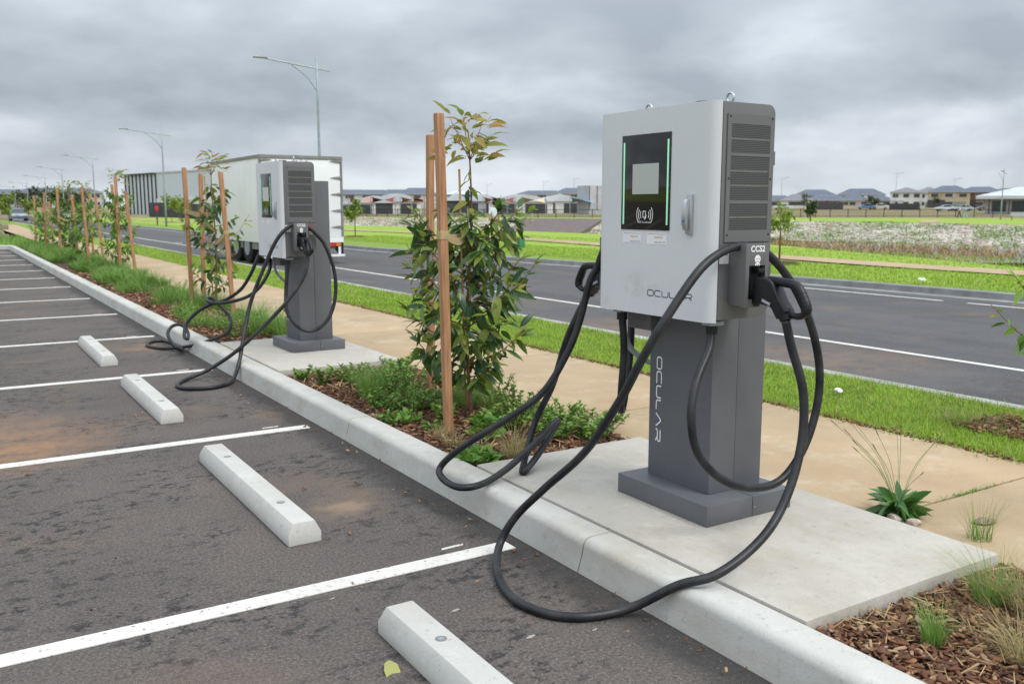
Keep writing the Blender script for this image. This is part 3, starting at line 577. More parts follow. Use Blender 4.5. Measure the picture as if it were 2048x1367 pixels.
def make_charger():
    O = (3.15, 3.235, .15); r = empty('ev_charger', O)
    def B(mb, name, mat, parent=r, **k): return mb.build(name, MT[mat], parent, O, **k)
    # plinth and column in two shells with a seam between
    B(MB().box(2.872, 3.164, 2.915, 3.56, .1535, .252), 'plinth_shell', 'metal_dark', bevel=.003)
    B(MB().box(3.167, 3.428, 2.915, 3.56, .1535, .252), 'plinth_shell', 'metal_dark', bevel=.003)
    c1 = B(MB().box(3.0, 3.163, 3.04, 3.478, .2525, 1.85), 'column_shell', 'metal_dark', bevel=.004)
    B(MB().box(3.1655, 3.345, 3.042, 3.476, .2525, 1.86), 'column_shell', 'metal_dark', bevel=.004)
    for z in (.2, .235): B(MB().tube([(3.18, 2.9155, z if z < .22 else .2), (3.18, 2.913, z if z < .22 else .2)], .004, 8), 'screw', 'chrome') if z < .22 else B(MB().tube([(3.185, 2.96, .2523), (3.185, 2.96, .2545)], .004, 8), 'screw', 'chrome')
    L, dot = ocular(.034, .435)
    strokes('column_lettering', L, .0072, MT['white'], (2.9995, 3.423, .862), (0, 0, -1), (0, -1, 0), c1, O)
    B(MB().tube([(2.9993, 3.423 - dot[1], .862 - dot[0]), (2.9985, 3.423 - dot[1], .862 - dot[0])], .005, 10), 'logo_dot', 'blue', c1)
    # cabinet body
    z0, z1, x1 = 1.118, 2.036, 3.122
    prof = [(2.812, z0), (3.075, z0), (x1, z0 + .04), (x1, z1 - .045)] + arc(x1 - .04, z1 - .04, .04, 0, 90, 6) + [(2.812, z1)]
    body = B(MB().prism(prof, 'y', 2.832, 3.638), 'cabinet', 'metal_dark2', bevel=.003)
    # door, plan profile with rounded sides
    dp = [(2.809, 2.834)] + [(2.772 + .05 - .05 * math.cos(R(a)), 2.834 + .06 - .06 * math.sin(R(a))) for a in (62, 45, 30, 15, 0)] + \
         [(2.772 + .05 - .05 * math.cos(R(a)), 3.636 - .06 + .06 * math.sin(R(a))) for a in (0, 15, 30, 45, 62)] + [(2.809, 3.636)]
    door = B(MB().prism(dp, 'z', z0 - .012, z1 + .004), 'door', 'door', smooth=True, autos=30)
    L, dot = ocular(.026, .30)
    strokes('door_lettering', L, .0042, MT['navy'], (2.7718, 3.243, 1.196), FRONT_U, FRONT_V, door, O)
    B(MB().tube([(2.7716, 3.243 - dot[0], 1.196 + dot[1]), (2.7708, 3.243 - dot[0], 1.196 + dot[1])], .0035, 10), 'logo_dot', 'blue', door)
    h = B(MB().box(2.757, 2.7716, 2.952, 2.986, 1.482, 1.655), 'lock_plate', 'chrome', door, bevel=.004)
    B(MB().prism([(2.757, 1.50), (2.745, 1.50), (2.736, 1.53), (2.736, 1.615), (2.745, 1.635), (2.757, 1.635)], 'y', 2.964, 2.99), 'door_handle', 'chrome', door, bevel=.004)
    B(MB().tube([(2.7363, 2.977, 1.54), (2.7345, 2.977, 1.54)], .006, 14), 'lock_badge', 'blue', door)
    for i, (ya, yb, za, zb) in enumerate(((3.429, 3.296, 1.434, 1.484), (3.255, 3.120, 1.432, 1.483))):
        s = B(MB().box(2.7708, 2.7717, yb, ya, za, zb), 'sticker', 'white', door)
    # sticker print stays on the door (no code pattern)
    for (ya, idt) in ((3.429, '2133'), (3.255, '2134')):
        text('sticker_print', 'exploren', .0165, MT['orange'], (2.7704, ya - .052, 1.4605), FRONT_U, FRONT_V, door, origin=O, thick=.0001)
        text('sticker_print', 'Station ID: ' + idt, .0115, MT['grey'], (2.7704, ya - .052, 1.4385), FRONT_U, FRONT_V, door, origin=O, thick=.0001)
        B(MB().box(2.7702, 2.7706, ya - .129, ya - .006, 1.4775, 1.4795), 'sticker_print', 'grey', door)
    # display
    d = B(MB().box(2.768, 2.7716, 3.102, 3.442, 1.496, 1.929), 'display_panel', 'glass', bevel=.0012)
    for y in (3.424, 3.118): B(MB().box(2.7665, 2.7679, y - .005, y + .005, 1.52, 1.897), 'light_strip', 'strip', d, bevel=.0006)
    B(MB().box(2.7668, 2.7679, 3.179, 3.361, 1.659, 1.796), 'screen', 'screen', d)
    ic = []
    for sgn in (-1, 1):
        for k, rr in enumerate((.030, .043, .056)):
            a = 30 + k * 3; ic.append(([(sgn * rr * math.cos(R(t)), rr * math.sin(R(t))) for t in np.linspace(-a, a, 8)], False))
    ic.append((rrect(-.012, -.012, .018, .028, .003), True)); ic.append(([(-.002, -.022), (.008, -.014), (.01, 0)], False))
    strokes('card_reader_symbol', ic, .0042, MT['white'], (2.7679, 3.27, 1.565), FRONT_U, FRONT_V, d, O)
    text('card_reader_text', 'RFID Card Reader', .0125, MT['white'], (2.7675, 3.27, 1.527), FRONT_U, FRONT_V, d, 'CENTER', origin=O, thick=.0001)
    # vent panel on the side: frame bars round three perforated fields, dark inside with pale filter edges
    yv = 2.832; vp = MB()
    fx0, fx1 = 2.856, 3.088; Z = [(1.826, 1.946), (1.628, 1.814), (1.502, 1.615)]
    px0, px1, pz0, pz1 = 2.834, 3.112, 1.452, 1.988
    vp.box(px0, fx0, yv - .006, yv - .0005, pz0, pz1); vp.box(fx1, px1, yv - .006, yv - .0005, pz0, pz1)
    zz = [pz1, Z[0][1], Z[0][0], Z[1][1], Z[1][0], Z[2][1], Z[2][0], pz0]
    for a, b in ((0, 1), (2, 3), (4, 5), (6, 7)): vp.box(fx0, fx1, yv - .006, yv - .0005, zz[b], zz[a])
    vo = B(vp, 'vent_panel', 'metal_dark2')
    for (a, b) in Z:
        B(MB().add([(fx0, yv - .0052, a), (fx1, yv - .0052, a), (fx1, yv - .0052, b), (fx0, yv - .0052, b)], [(0, 1, 2, 3)]), 'perforated_screen', 'perf', vo)
        B(MB().add([(fx0, yv - .0008, a), (fx1, yv - .0008, a), (fx1, yv - .0008, b), (fx0, yv - .0008, b)], [(0, 1, 2, 3)]), 'filter_backing', 'void', vo)
    for z in (1.886, 1.753, 1.690, 1.556): B(MB().box(fx0, fx1, yv - .003, yv - .0012, z - .004, z + .004), 'filter_edge', 'slat', vo)
    for x in (px0 + .014, px1 - .014):
        for z in (pz0 + .03, 1.72, pz1 - .012): B(MB().tube([(x, yv - .0062, z), (x, yv - .0075, z)], .0045, 10), 'screw', 'void', vo)
    B(MB().box(2.8135, 2.868, yv - .0012, yv - .0003, 1.36, 1.426), 'rating_label', 'white')
    B(MB().box(2.8195, 2.862, yv - .0018, yv - .0013, 1.395, 1.412), 'label_print', 'grey')
    # holster on both sides
    for sgn, yb in ((-1, 2.832), (1, 3.638)):
        yf = yb + sgn * .1; X0, X1, zb, zt = 2.87, 3.006, 1.178, 1.448
        hm = MB()
        # side cheeks, tapered at the top, and a front plate with an opening
        for xa in (X0, X1 - .008):
            hm.prism([(yb, zb + .012), (yf, zb), (yf, zt), (yf - sgn * .02, zt), (yb, 1.40)], 'x', xa, xa + .008)
        ox0, ox1, oz0, oz1 = X0 + .02, X1 - .02, 1.212, 1.355; ya, yz = sorted((yf, yf - sgn * .006))
        e = .0005
        hm.box(X0 + .008 + e, ox0, ya, yz, zb, zt); hm.box(ox1, X1 - .008 - e, ya, yz, zb, zt); hm.box(ox0, ox1, ya, yz, zb, oz0); hm.box(ox0, ox1, ya, yz, oz1, zt)
        ho = B(hm, 'holster', 'metal_dark2', bevel=.0012)
        ya, yz = sorted((yf - sgn * .03, yf - sgn * .034)); B(MB().box(X0 + .01, X1 - .01, ya, yz, zb + .01, 1.37), 'socket_face', 'void', ho)
        ya, yz = sorted((yf + sgn * .012, yf - sgn * .03)); B(MB().box(ox0 + .045, ox1 - .012, ya, yz, 1.325, 1.343), 'latch', 'black', ho, bevel=.003)
        for x in (ox0 + .01, ox1 - .01):
            for z in (oz0 + .012, oz1 - .014): B(MB().tube([(x, yf - sgn * .029, z), (x, yf - sgn * .024, z)], .006, 8), 'screw', 'chrome', ho)
        uu = (1, 0, 0) if sgn < 0 else (-1, 0, 0)
        text('holster_text', 'CCS2', .036, MT['white'], ((X0 + X1) / 2, yf + sgn * .0006, 1.4135), uu, SIDE_V, ho, 'CENTER', bold=.0009, origin=O, thick=.0003)
        cx = (X0 + X1) / 2
        B(MB().prism([(cx + .0175 * math.cos(R(a)) * (1 - .12 * (math.sin(R(a)) < 0)), 1.381 + .019 * math.sin(R(a))) for a in range(0, 360, 20)], 'y', min(yf, yf + sgn * .0009), max(yf, yf + sgn * .0009)), 'plug_symbol', 'white', ho)
        B(MB().prism([(cx + p[0], 1.3585 + p[1]) for p in rrect(-.014, -.0035, .028, .0085, .003)], 'y', min(yf, yf + sgn * .0009), max(yf, yf + sgn * .0009)), 'plug_symbol', 'white', ho)
        for (dx, dz, rr) in ((-.004, .012, .0013), (.004, .012, .0013), (-.010, .002, .003), (0, .002, .003), (.010, .002, .003), (-.005, -.009, .003), (.005, -.009, .003), (-.006, -.0224, .003), (.006, -.0224, .003)):
            B(MB().tube([(cx + dx, yf + sgn * .0011, 1.381 + dz), (cx + dx, yf + sgn * .0016, 1.381 + dz)], rr, 8), 'symbol_dot', 'grey', ho)
    # emergency stop behind the right holster
    e = B(MB().tube([(3.062, 2.8318, 1.40), (3.062, 2.812, 1.40)], [.019, .017], 16), 'emergency_button', 'red')
    text('emergency_text', 'EMERGENCY', .0155, MT['white'], (3.066, 2.8312, 1.352), SIDE_U, SIDE_V, r, 'CENTER', bold=.0005, origin=O, thick=.0003)
    text('emergency_text', 'STOP', .0155, MT['white'], (3.066, 2.8312, 1.334), SIDE_U, SIDE_V, r, 'CENTER', bold=.0005, origin=O, thick=.0003)
    # top fittings
    for (x, y) in ((2.95, 2.935), (2.95, 3.47)):
        q = [(x, y + .020 * math.cos(t), z1 + .031 + .020 * math.sin(t)) for t in np.linspace(-math.pi / 2, 1.5 * math.pi, 22)]
        B(MB().tube(q, .0055, 8).tube([(x, y, z1), (x, y, z1 + .013)], [.015, .008], 12), 'lifting_eye', 'chrome', smooth=True)
    B(MB().tube([(2.86, 3.0, z1 + .003), (2.86, 3.0, z1 + .012), (2.86, 3.0, z1 + .016)], [.04, .04, .034], 24), 'antenna_disc', 'black', smooth=True, autos=40)
    # below: gland brackets, junction box, grey conduit
    for y in (2.9, 3.522):
        g = B(MB().box(2.815, 2.895, y - .028, y + .028, 1.088, 1.1055), 'gland_bracket', 'galv', bevel=.002)
        B(MB().tube([(2.85, y, 1.088), (2.85, y, 1.05)], .0265, 14), 'cable_gland', 'black', g)
    B(MB().box(2.93, 2.995, 3.40, 3.575, 1.0, 1.117), 'junction_box', 'metal_dark2', bevel=.003)
    B(MB().tube(catmull([(2.93, 3.60, 1.12), (2.93, 3.605, 1.0), (2.96, 3.60, .90), (3.02, 3.56, .83), (3.08, 3.50, .80), (3.09, 3.47, .80)], 6), .014, 10), 'conduit', 'grey', smooth=True)
    for z in (1.30, 1.78): B(MB().box(x1 - .004, x1 + .012, 2.835, 2.86, z, z + .06), 'hinge', 'metal_dark2', bevel=.003)
    return r
ch1 = make_charger(); tag(ch1, 'nearer silver and grey electric vehicle charger on its own column', 'charger', 'electric vehicle chargers')
ch2 = copy_tree(ch1); ch2.location = (3.21, 9.14, .15); tag(ch2, 'farther silver and grey electric vehicle charger in front of the white trailer')

# charging cables: rubber cable with a pistol plug resting in the holster
def gun(parent, O, sgn=-1, yo=0.0, xo=0.0):
    # profile in (distance out of the holster, z)
    def P(d, z): return (sgn * d, z)
    X = 2.938
    def tr(y0): return y0
    yb = 2.732 if sgn < 0 else 3.738
    def pt(d, z, x=X): return (x + xo, yb + yo + sgn * d, z)
    def poly(pts, x0, x1): return MB().prism([(yb + yo + sgn * d, z) for d, z in pts], 'x', x0 + xo, x1 + xo)
    g = MB().tube([pt(-.028, 1.262), pt(.012, 1.262)], .043, 18).build('plug_nose', MT['black'], parent, O, smooth=True, autos=40)
    MB().tube([pt(-.028, 1.207), pt(.006, 1.207)], .026, 14).build('plug_nose', MT['black'], parent, O, smooth=True, autos=40)
    b = poly([(.005, 1.306), (.06, 1.312), (.10, 1.30), (.118, 1.28), (.15, 1.225), (.192, 1.176), (.14, 1.138), (.112, 1.178), (.10, 1.19), (.03, 1.198), (.008, 1.205)], X - .031, X + .031).build('plug_body', MT['black'], parent, O, bevel=.012, seg=3)
    poly([(.062, 1.222), (.108, 1.207), (.105, 1.194), (.059, 1.209)], X - .0324, X - .0314).build('brand_plate', MT['grey'], b, O)
    text('brand_text', 'PHOENIX', .0095, MT['white'], (X + xo - .0326, yb + yo + sgn * .064, 1.2115), (0, sgn * .95, -.31), (0, sgn * .31, .95), b, origin=O, thick=.0001) if sgn < 0 else None
    q = catmull([pt(.07, 1.298), pt(.13, 1.294), pt(.20, 1.288), pt(.228, 1.272), pt(.25, 1.238), pt(.268, 1.206), pt(.268, 1.182), pt(.25, 1.166), pt(.22, 1.160), pt(.192, 1.168), pt(.165, 1.17)], 5)
    rr = [.017 + .004 * math.sin(min(1, i / len(q)) * math.pi) for i in range(len(q))]; rr = [r_ * (1 if i < len(q) * .62 else .72) for i, r_ in enumerate(rr)]
    hd = MB().tube(q, rr, 12).build('plug_handle', MT['black'], parent, O, smooth=True)
    for k in range(7):
        a = q[int(len(q) * (.36 + .035 * k))]; n_ = q[int(len(q) * (.36 + .035 * k)) + 1]; dv = (n_ - a).normalized()
        MB().tube([a - dv * .0016, a + dv * .0016], .0222, 12).build('grip_rib', MT['black'], hd, O, smooth=True, autos=40)
    MB().tube([pt(.155, 1.175), pt(.172, 1.138)], [.033, .027], 16).build('strain_relief', MT['black'], parent, O, smooth=True, autos=40)
def cable(label, pts, n=8, r=.0185, gunargs=None, base=None):
    O = Vector(base); t = empty('charging_cable', O, label, 'cable', 'charging cables')
    MB().tube(catmull(pts, n), r, 12).build('cable', MT['rubber'], t, O, smooth=True)
    if gunargs: gun(t, O, **gunargs)
    return t
A = [(2.85,2.900,1.06),(2.808,2.870,0.985),(2.690,2.820,0.861),(2.640,2.790,0.722),(2.663,2.770,0.570),(2.780,2.750,0.446),(2.944,2.730,0.380),(3.123,2.720,0.387),(3.263,2.720,0.506),(3.342,2.720,0.683),(3.352,2.720,0.867),(3.303,2.730,1.053),(3.224,2.75,1.213),(3.143,2.775,1.326),(3.060,2.79,1.398),(2.982,2.79,1.428),(2.880,2.785,1.436),(2.745,2.760,1.411),(2.613,2.750,1.336),(2.445,2.750,1.152),(2.379,2.820,0.975),(2.359,2.920,0.804),(2.315,3.100,0.548),(2.229,3.280,0.352),(2.152,3.40,0.20),(2.08,3.425,0.075),(1.974,3.277,0.02),(1.884,3.025,0.02),(1.905,2.834,0.02),(2.010,2.711,0.02),(2.207,2.645,0.035),(2.32,2.50,0.155),(2.427,2.41,0.205),(2.602,2.400,0.272),(2.771,2.430,0.353),(2.899,2.460,0.491),(2.983,2.490,0.663),(2.996,2.510,0.849),(2.955,2.545,1.03),(2.926,2.556,1.14)]
cable('thick black cable looping from the near charger over the kerb to its plug', A, base=(2.0, 2.7, 0), gunargs=dict(sgn=-1))
Bc = [(2.85,3.522,1.06),(2.870,3.528,0.892),(2.880,3.557,0.656),(2.920,3.600,0.562),(2.960,3.623,0.635),(3.000,3.64,0.818),(3.04,3.68,1.0),(3.04,3.70,1.25),(2.97,3.695,1.40),(2.88,3.70,1.40),(2.853,3.735,1.293),(2.827,3.760,1.224),(2.781,3.780,1.023),(2.718,3.800,0.855),(2.597,3.850,0.649),(2.430,3.950,0.504),(2.274,4.100,0.358),(2.215,4.25,0.225),(2.182,4.200,0.178),(2.175,4.01,0.172),(2.292,3.974,0.173),(2.492,4.052,0.200),(2.697,4.119,0.280),(2.868,4.174,0.360),(2.945,4.216,0.385),(2.94,4.23,0.34),(2.755,4.131,0.225),(2.611,4.050,0.174),(2.660,4.124,0.20),(2.80,4.22,0.40),(2.832,4.100,0.622),(2.841,3.98,0.892),(2.886,3.92,1.06),(2.926,3.908,1.14)]
cable('black cable hanging from the far side of the near charger and looping on the kerb', Bc, base=(2.3, 4.0, .15), gunargs=dict(sgn=1))
FA = [(2.91,8.805,1.06),(2.871,8.780,0.791),(2.858,8.720,0.575),(2.965,8.680,0.418),(3.108,8.650,0.392),(3.253,8.640,0.508),(3.328,8.640,0.730),(3.324,8.650,0.979),(3.245,8.670,1.228),(3.154,8.690,1.347),(3.071,8.695,1.41),(2.961,8.695,1.437),(2.866,8.700,1.39),(2.764,8.700,1.276),(2.663,8.750,1.046),(2.528,8.790,0.709),(2.425,8.70,0.435),(2.325,8.55,0.174),(2.22,8.40,0.03),(2.10,8.22,0.02),(1.937,8.135,0.02),(1.76,8.21,0.02),(1.72,8.40,0.02),(1.84,8.63,0.022),(2.08,8.70,0.09),(2.323,8.600,0.263),(2.598,8.45,0.546),(2.783,8.40,0.753),(2.921,8.41,0.935),(2.985,8.45,1.09),(2.988,8.465,1.14)]
cable('black cable looping from the far charger down over the kerb to its plug', FA, base=(2.1, 8.3, 0), gunargs=dict(sgn=-1, yo=5.905, xo=.06))
FBc = [(2.91,9.427,1.06),(2.898,9.36,0.97),(2.80,9.34,0.812),(2.709,9.450,0.696),(2.617,9.700,0.620),(2.502,9.950,0.578),(2.439,10.100,0.589),(2.449,10.220,0.603),(2.508,10.250,0.606),(2.603,10.200,0.504),(2.656,10.100,0.416),(2.642,10.000,0.333),(2.585,9.980,0.245),(2.454,10.04,0.18),(2.281,10.48,0.06),(2.056,10.75,0.02),(1.96,11.05,0.02),(2.06,11.35,0.02),(2.2,11.35,0.02),(2.25,11.0,0.02),(2.24,10.62,0.03),(2.16,10.30,0.055),(2.086,10.281,0.12),(2.057,10.38,0.22),(2.106,10.45,0.29),(2.2,10.5,0.31),(2.25,10.42,0.28),(2.255,10.3,0.22),(2.21,10.15,0.19),(2.19,10.2,0.22),(2.231,10.250,0.344),(2.336,10.200,0.467),(2.458,10.100,0.553),(2.584,9.950,0.611),(2.710,9.800,0.729),(2.80,9.72,0.892),(2.86,9.70,1.03),(2.95,9.73,1.2),(2.986,9.813,1.14)]
cable('black cable lying in tangled coils on the kerb by the far charger', FBc, base=(2.2, 10.6, 0), gunargs=dict(sgn=1, yo=5.905, xo=.06))

# ================================================================= STAKES AND SAPLINGS
def stake(b, t, s, label, strap=None):
    O = Vector(b); r = empty('timber_stake', O, label, 'stake', 'timber tree stakes')
    b, t = Vector(b) - Vector((0, 0, .12)), Vector(t); m = MB(); h = s / 2
    ring = lambda p, k: [(p.x - h * k, p.y - h * k, p.z), (p.x + h * k, p.y - h * k, p.z), (p.x + h * k, p.y + h * k, p.z), (p.x - h * k, p.y + h * k, p.z)]
    P = [b.lerp(t, f) for f in (0, .25, .5, .75, .995, 1)]; K = [1, .98, 1.02, .99, 1, .93]
    m.add([q for p, k in zip(P, K) for q in ring(p + Vector((random.uniform(-.002, .002), random.uniform(-.002, .002), 0)), k)], [(0, 3, 2, 1), (20, 21, 22, 23)] + [(i * 4 + k, i * 4 + (k + 1) % 4, i * 4 + 4 + (k + 1) % 4, i * 4 + 4 + k) for i in range(5) for k in range(4)])
    m.build('post', MT['timber'], r, O, bevel=.003)
    if strap:
        z, to = strap; f = (z - b.z) / (t.z - b.z); p = b.lerp(t, f); hh = h + .004
        MB().box(p.x - hh, p.x + hh, p.y - hh, p.y + hh, z - .028, z + .028).build('strap', MT['hessian'], r, O, bevel=.003)
        to = Vector(to); mid = p.lerp(to, .5) - Vector((0, 0, .02)); d = (to - p).normalized(); side = Vector((-d.y, d.x, 0)) * .014
        for sg, dz in ((1, .004), (-1, -.02)):
            pts = [p + side * sg, mid + side * sg * 1.2 + Vector((0, 0, dz)), to + side * sg * 1.2]
            q = catmull(pts, 5); mm = MB(); k = len(q)
            mm.add([a + Vector((0, 0, .025)) for a in q] + [a - Vector((0, 0, .025)) for a in q], [(i, i + 1, k + i + 1, k + i) for i in range(k - 1)]); mm.build('strap', MT['hessian'], r, O)
    return r
def sapling(base, top, label, nb, leafL, zc, rad, tuft, parts=True, seed=1, dens=22, group='staked saplings', cane=None, nm='sapling', leafm='leaf', rest=0):
    random.seed(seed); O = Vector(base); r = empty(nm, O, label, 'sapling', group)
    H = top[2] - base[2]; tr = lambda f: Vector(base).lerp(Vector(top), f) + Vector((.018 * math.sin(f * 7 + seed), .018 * math.sin(f * 5 + 2 * seed), 0)) * (f > 0)
    q = [tr(i / 14) - O for i in range(15)]; q[0] -= Vector((0, 0, .1))
    MB().tube(q, [.017 * (1 - .72 * i / 14) * (H / 2.1) for i in range(15)], 8).build('trunk', MT['bark'], r, smooth=True)
    bm = MB(); P, D, L = [], [], []; Pn, Dn, Ln = [], [], []
    for i in range(nb):
        f = (zc[0] + (zc[1] - zc[0]) * (i + random.random()) / nb - base[2]) / H; p = tr(f) - O; a = i * 2.4 + random.uniform(-.4, .4)
        mid = 1 - abs((i + .5) / nb - .42) * .9; ln = rad * random.uniform(.6, 1.15) * mid; out = Vector((math.cos(a), math.sin(a), random.uniform(.25, .9)))
        e = [p, p + out * ln * .5, p + out * ln * .85 + Vector((0, 0, ln * .18))]; c = catmull(e, 4); bm.tube(c, [.006 * (1 - .7 * k / len(c)) for k in range(len(c))], 5)
        for k in range(dens):
            t = .12 + .88 * (k + random.random()) / dens; s = c[min(len(c) - 1, int(t * (len(c) - 1)))] + Vector((random.uniform(-.03, .03), random.uniform(-.03, .03), random.uniform(-.03, .03)))
            aa = a + random.uniform(-1.7, 1.7); new = t > .80
            d = Vector((math.cos(aa), math.sin(aa), random.uniform(-1.3, .15) if not new else random.uniform(-.1, 1.1)))
            if new and random.random() < .55: Pn.append(s); Dn.append(d); Ln.append(leafL * random.uniform(.4, .7))
            else: P.append(s); D.append(d); L.append(leafL * random.uniform(.55, 1.15))
    tp = tr(1) - O; ntip = len(Pn)
    for i in range(tuft):
        a = random.uniform(0, 6.28); s = tp + Vector((math.cos(a) * random.uniform(0, .2), math.sin(a) * random.uniform(0, .2), random.uniform(-.22, .12)))
        Pn.append(s); Dn.append(Vector((math.cos(a), math.sin(a), random.uniform(-.3, 1.0)))); Ln.append(leafL * random.uniform(.55, .95))
    for i in range(5):
        a = i * 1.3; bm.tube([tr(.9) - O, tp + Vector((math.cos(a) * .12, math.sin(a) * .12, random.uniform(-.08, .1)))], [.004, .002], 5)
    bm.build('branches', MT['bark'], r, smooth=True, kind='stuff')
    if parts:
        o = sorted(range(len(P)), key=lambda k: -L[k]); cut = max(0, 300 - len(Pn))
        for k in o[:cut]: leaf_obj(P[k], D[k], L[k], MT[leafm], r)
        for q_, (p, d, l) in enumerate(zip(Pn, Dn, Ln)): leaf_obj(p, d, l, MT['leaftip' if q_ < ntip or q_ % 4 == 0 else 'leafnew'], r)
        P, D, L = [P[k] for k in o[cut:]], [D[k] for k in o[cut:]], [L[k] for k in o[cut:]]; Pn = []
    if len(P): leaf_cloud('crown', P, D, np.array(L), np.array(L) * .34, MT[leafm], r, 'stuff' if parts else None)
    if len(Pn): leaf_cloud('crown_top', Pn, Dn, np.array(Ln), np.array(Ln) * .32, MT['leaftip'], r, 'stuff')
    if cane: MB().tube([Vector(cane[0]) - O, Vector(cane[1]) - O], .008, 8).build('cane', MT['cane'], r, smooth=True)
    return r
s1 = sapling((3.173, 5.626, .1), (3.15, 5.60, 2.12), 'nearest staked sapling with large drooping dark leaves', 36, .145, (.32, 1.42), .68, 95, True, 3, 28, cane=((3.14, 5.64, .1), (3.10, 5.64, 1.86)))
for z, a in ((1.48, .4), (1.5, 2.2), (1.54, 4.0), (1.58, 5.4), (1.6, 1.0), (1.64, 3.0), (1.7, 5.0), (1.74, .2), (1.78, 2.4), (1.84, 4.4)): leaf_obj(Vector((3.155 - 3.173, 5.606 - 5.626, z - .1)), (math.cos(a), math.sin(a), random.uniform(-.9, .3)), random.uniform(.09, .14), MT['leaf' if z < 1.6 else 'leaftip'], s1)
for i, (z, a, l) in enumerate(((1.86, .5, .09), (1.83, 2.9, .08), (1.66, 1.2, .12), (1.62, 4.2, .1), (1.55, 5.6, .14), (1.72, 3.6, .1))):
    leaf_obj(Vector((3.155 - 3.173, 5.606 - 5.626, z - .1)), (math.cos(a), math.sin(a), -1.3), l, MT['leafdead'] if i < 3 else MT['leaf'], s1)
stake((2.81, 5.285, .1), (2.762, 5.29, 2.19), .052, 'rough timber stake right beside the nearest sapling, with a strap', (1.42, (3.15, 5.62, 1.40)))
stake((3.345, 6.6, .1), (3.367, 6.6, 2.165), .052, 'timber stake half hidden behind the strapped stake of the nearest sapling', None)
sapling((3.5, 14.0, .1), (3.52, 13.95, 2.28), 'slender staked sapling with sparse leaves in front of the white trailer', 20, .15, (.3, 1.8), .58, 50, True, 5, 15, cane=((3.47, 14.05, .1), (3.42, 14.05, 2.05)))
stake((3.285, 14.62, .1), (3.264, 14.62, 2.195), .06, 'left timber stake of the second sapling, strap tied near its middle', (1.53, (3.5, 14.0, 1.5)))
stake((3.535, 14.92, .1), (3.577, 14.92, 2.12), .06, 'middle timber stake of the second sapling', (1.42, (3.5, 14.05, 1.3)))
stake((3.42, 12.75, .1), (3.32, 12.75, 2.07), .055, 'leaning timber stake between the second sapling and the far charger', (1.25, (3.5, 13.9, 1.05)))
for i, (x, y, h, lab) in enumerate(((3.62, 23.4, 2.35, 'third staked sapling from the near charger, bushy at its foot'), (3.45, 27.6, 2.15, 'fourth staked sapling from the near charger'), (3.5, 31.6, 2.25, 'dense dark staked sapling, fifth along the bed'), (3.55, 34.6, 2.2, 'sixth staked sapling, pale top against the sky'), (3.4, 38.6, 1.8, 'last small sapling at the far end of the bed'))):
    sapling((x, y, .1), (x + .03, y, h), lab, 18, .17, (.25, h - .45), .66, 50, False, 20 + i, 30, leafm='leaf' if i in (2,) else 'shrub')
for (x, y, tx, ty, h, lab, st) in ((3.6, 23.1, 3.61, 23.1, 2.33, 'tall timber stake left of the third sapling', (1.6, (3.63, 23.4, 1.5))), (3.8, 24.4, 3.72, 24.4, 2.15, 'shorter timber stake just behind the third sapling', (1.4, (3.63, 23.5, 1.3))), (3.78, 22.2, 3.66, 22.2, 1.95, 'leaning timber stake right of the third sapling', None),
    (3.25, 25.6, 3.19, 25.6, 2.1, 'timber stake with a pale strap left of the third sapling', (1.3, (3.45, 27.4, 1.3))), (3.36, 28.6, 3.3, 28.6, 1.95, 'timber stake just left of the fourth sapling', (1.4, (3.46, 27.8, 1.35))), (3.75, 28.6, 3.76, 28.6, 2.1, 'timber stake behind the fourth sapling', None), (3.72, 26.4, 3.6, 26.4, 1.9, 'timber stake leaning away right of the fourth sapling', None),
    (3.2, 31.4, 3.22, 31.4, 2.17, 'timber stake in front of the dark fifth sapling', (1.3, (3.48, 31.6, 1.2))), (3.74, 32.4, 3.72, 32.4, 1.95, 'timber stake behind the dark fifth sapling', None), (3.17, 35.4, 3.22, 35.4, 2.1, 'timber stake beside the sixth sapling', (1.2, (3.5, 34.7, 1.1))), (3.5, 36.4, 3.45, 36.4, 1.8, 'short timber stake beyond the sixth sapling', None),
    (3.22, 40.0, 3.28, 40.0, 2.05, 'farthest timber stake at the end of the bed', (1.2, (3.42, 38.8, 1.0))), (3.55, 39.4, 3.5, 39.4, 1.75, 'thin timber stake by the last small sapling', None)):
    stake((x, y, .1), (tx, ty, h), .062, lab, st)
sapling((6.35, 2.95, .1), (6.35, 2.98, 1.5), 'street sapling at the right edge, only its outer leaves in view', 20, .13, (.3, 1.1), .72, 10, True, 9, 15, leafm='shrub')

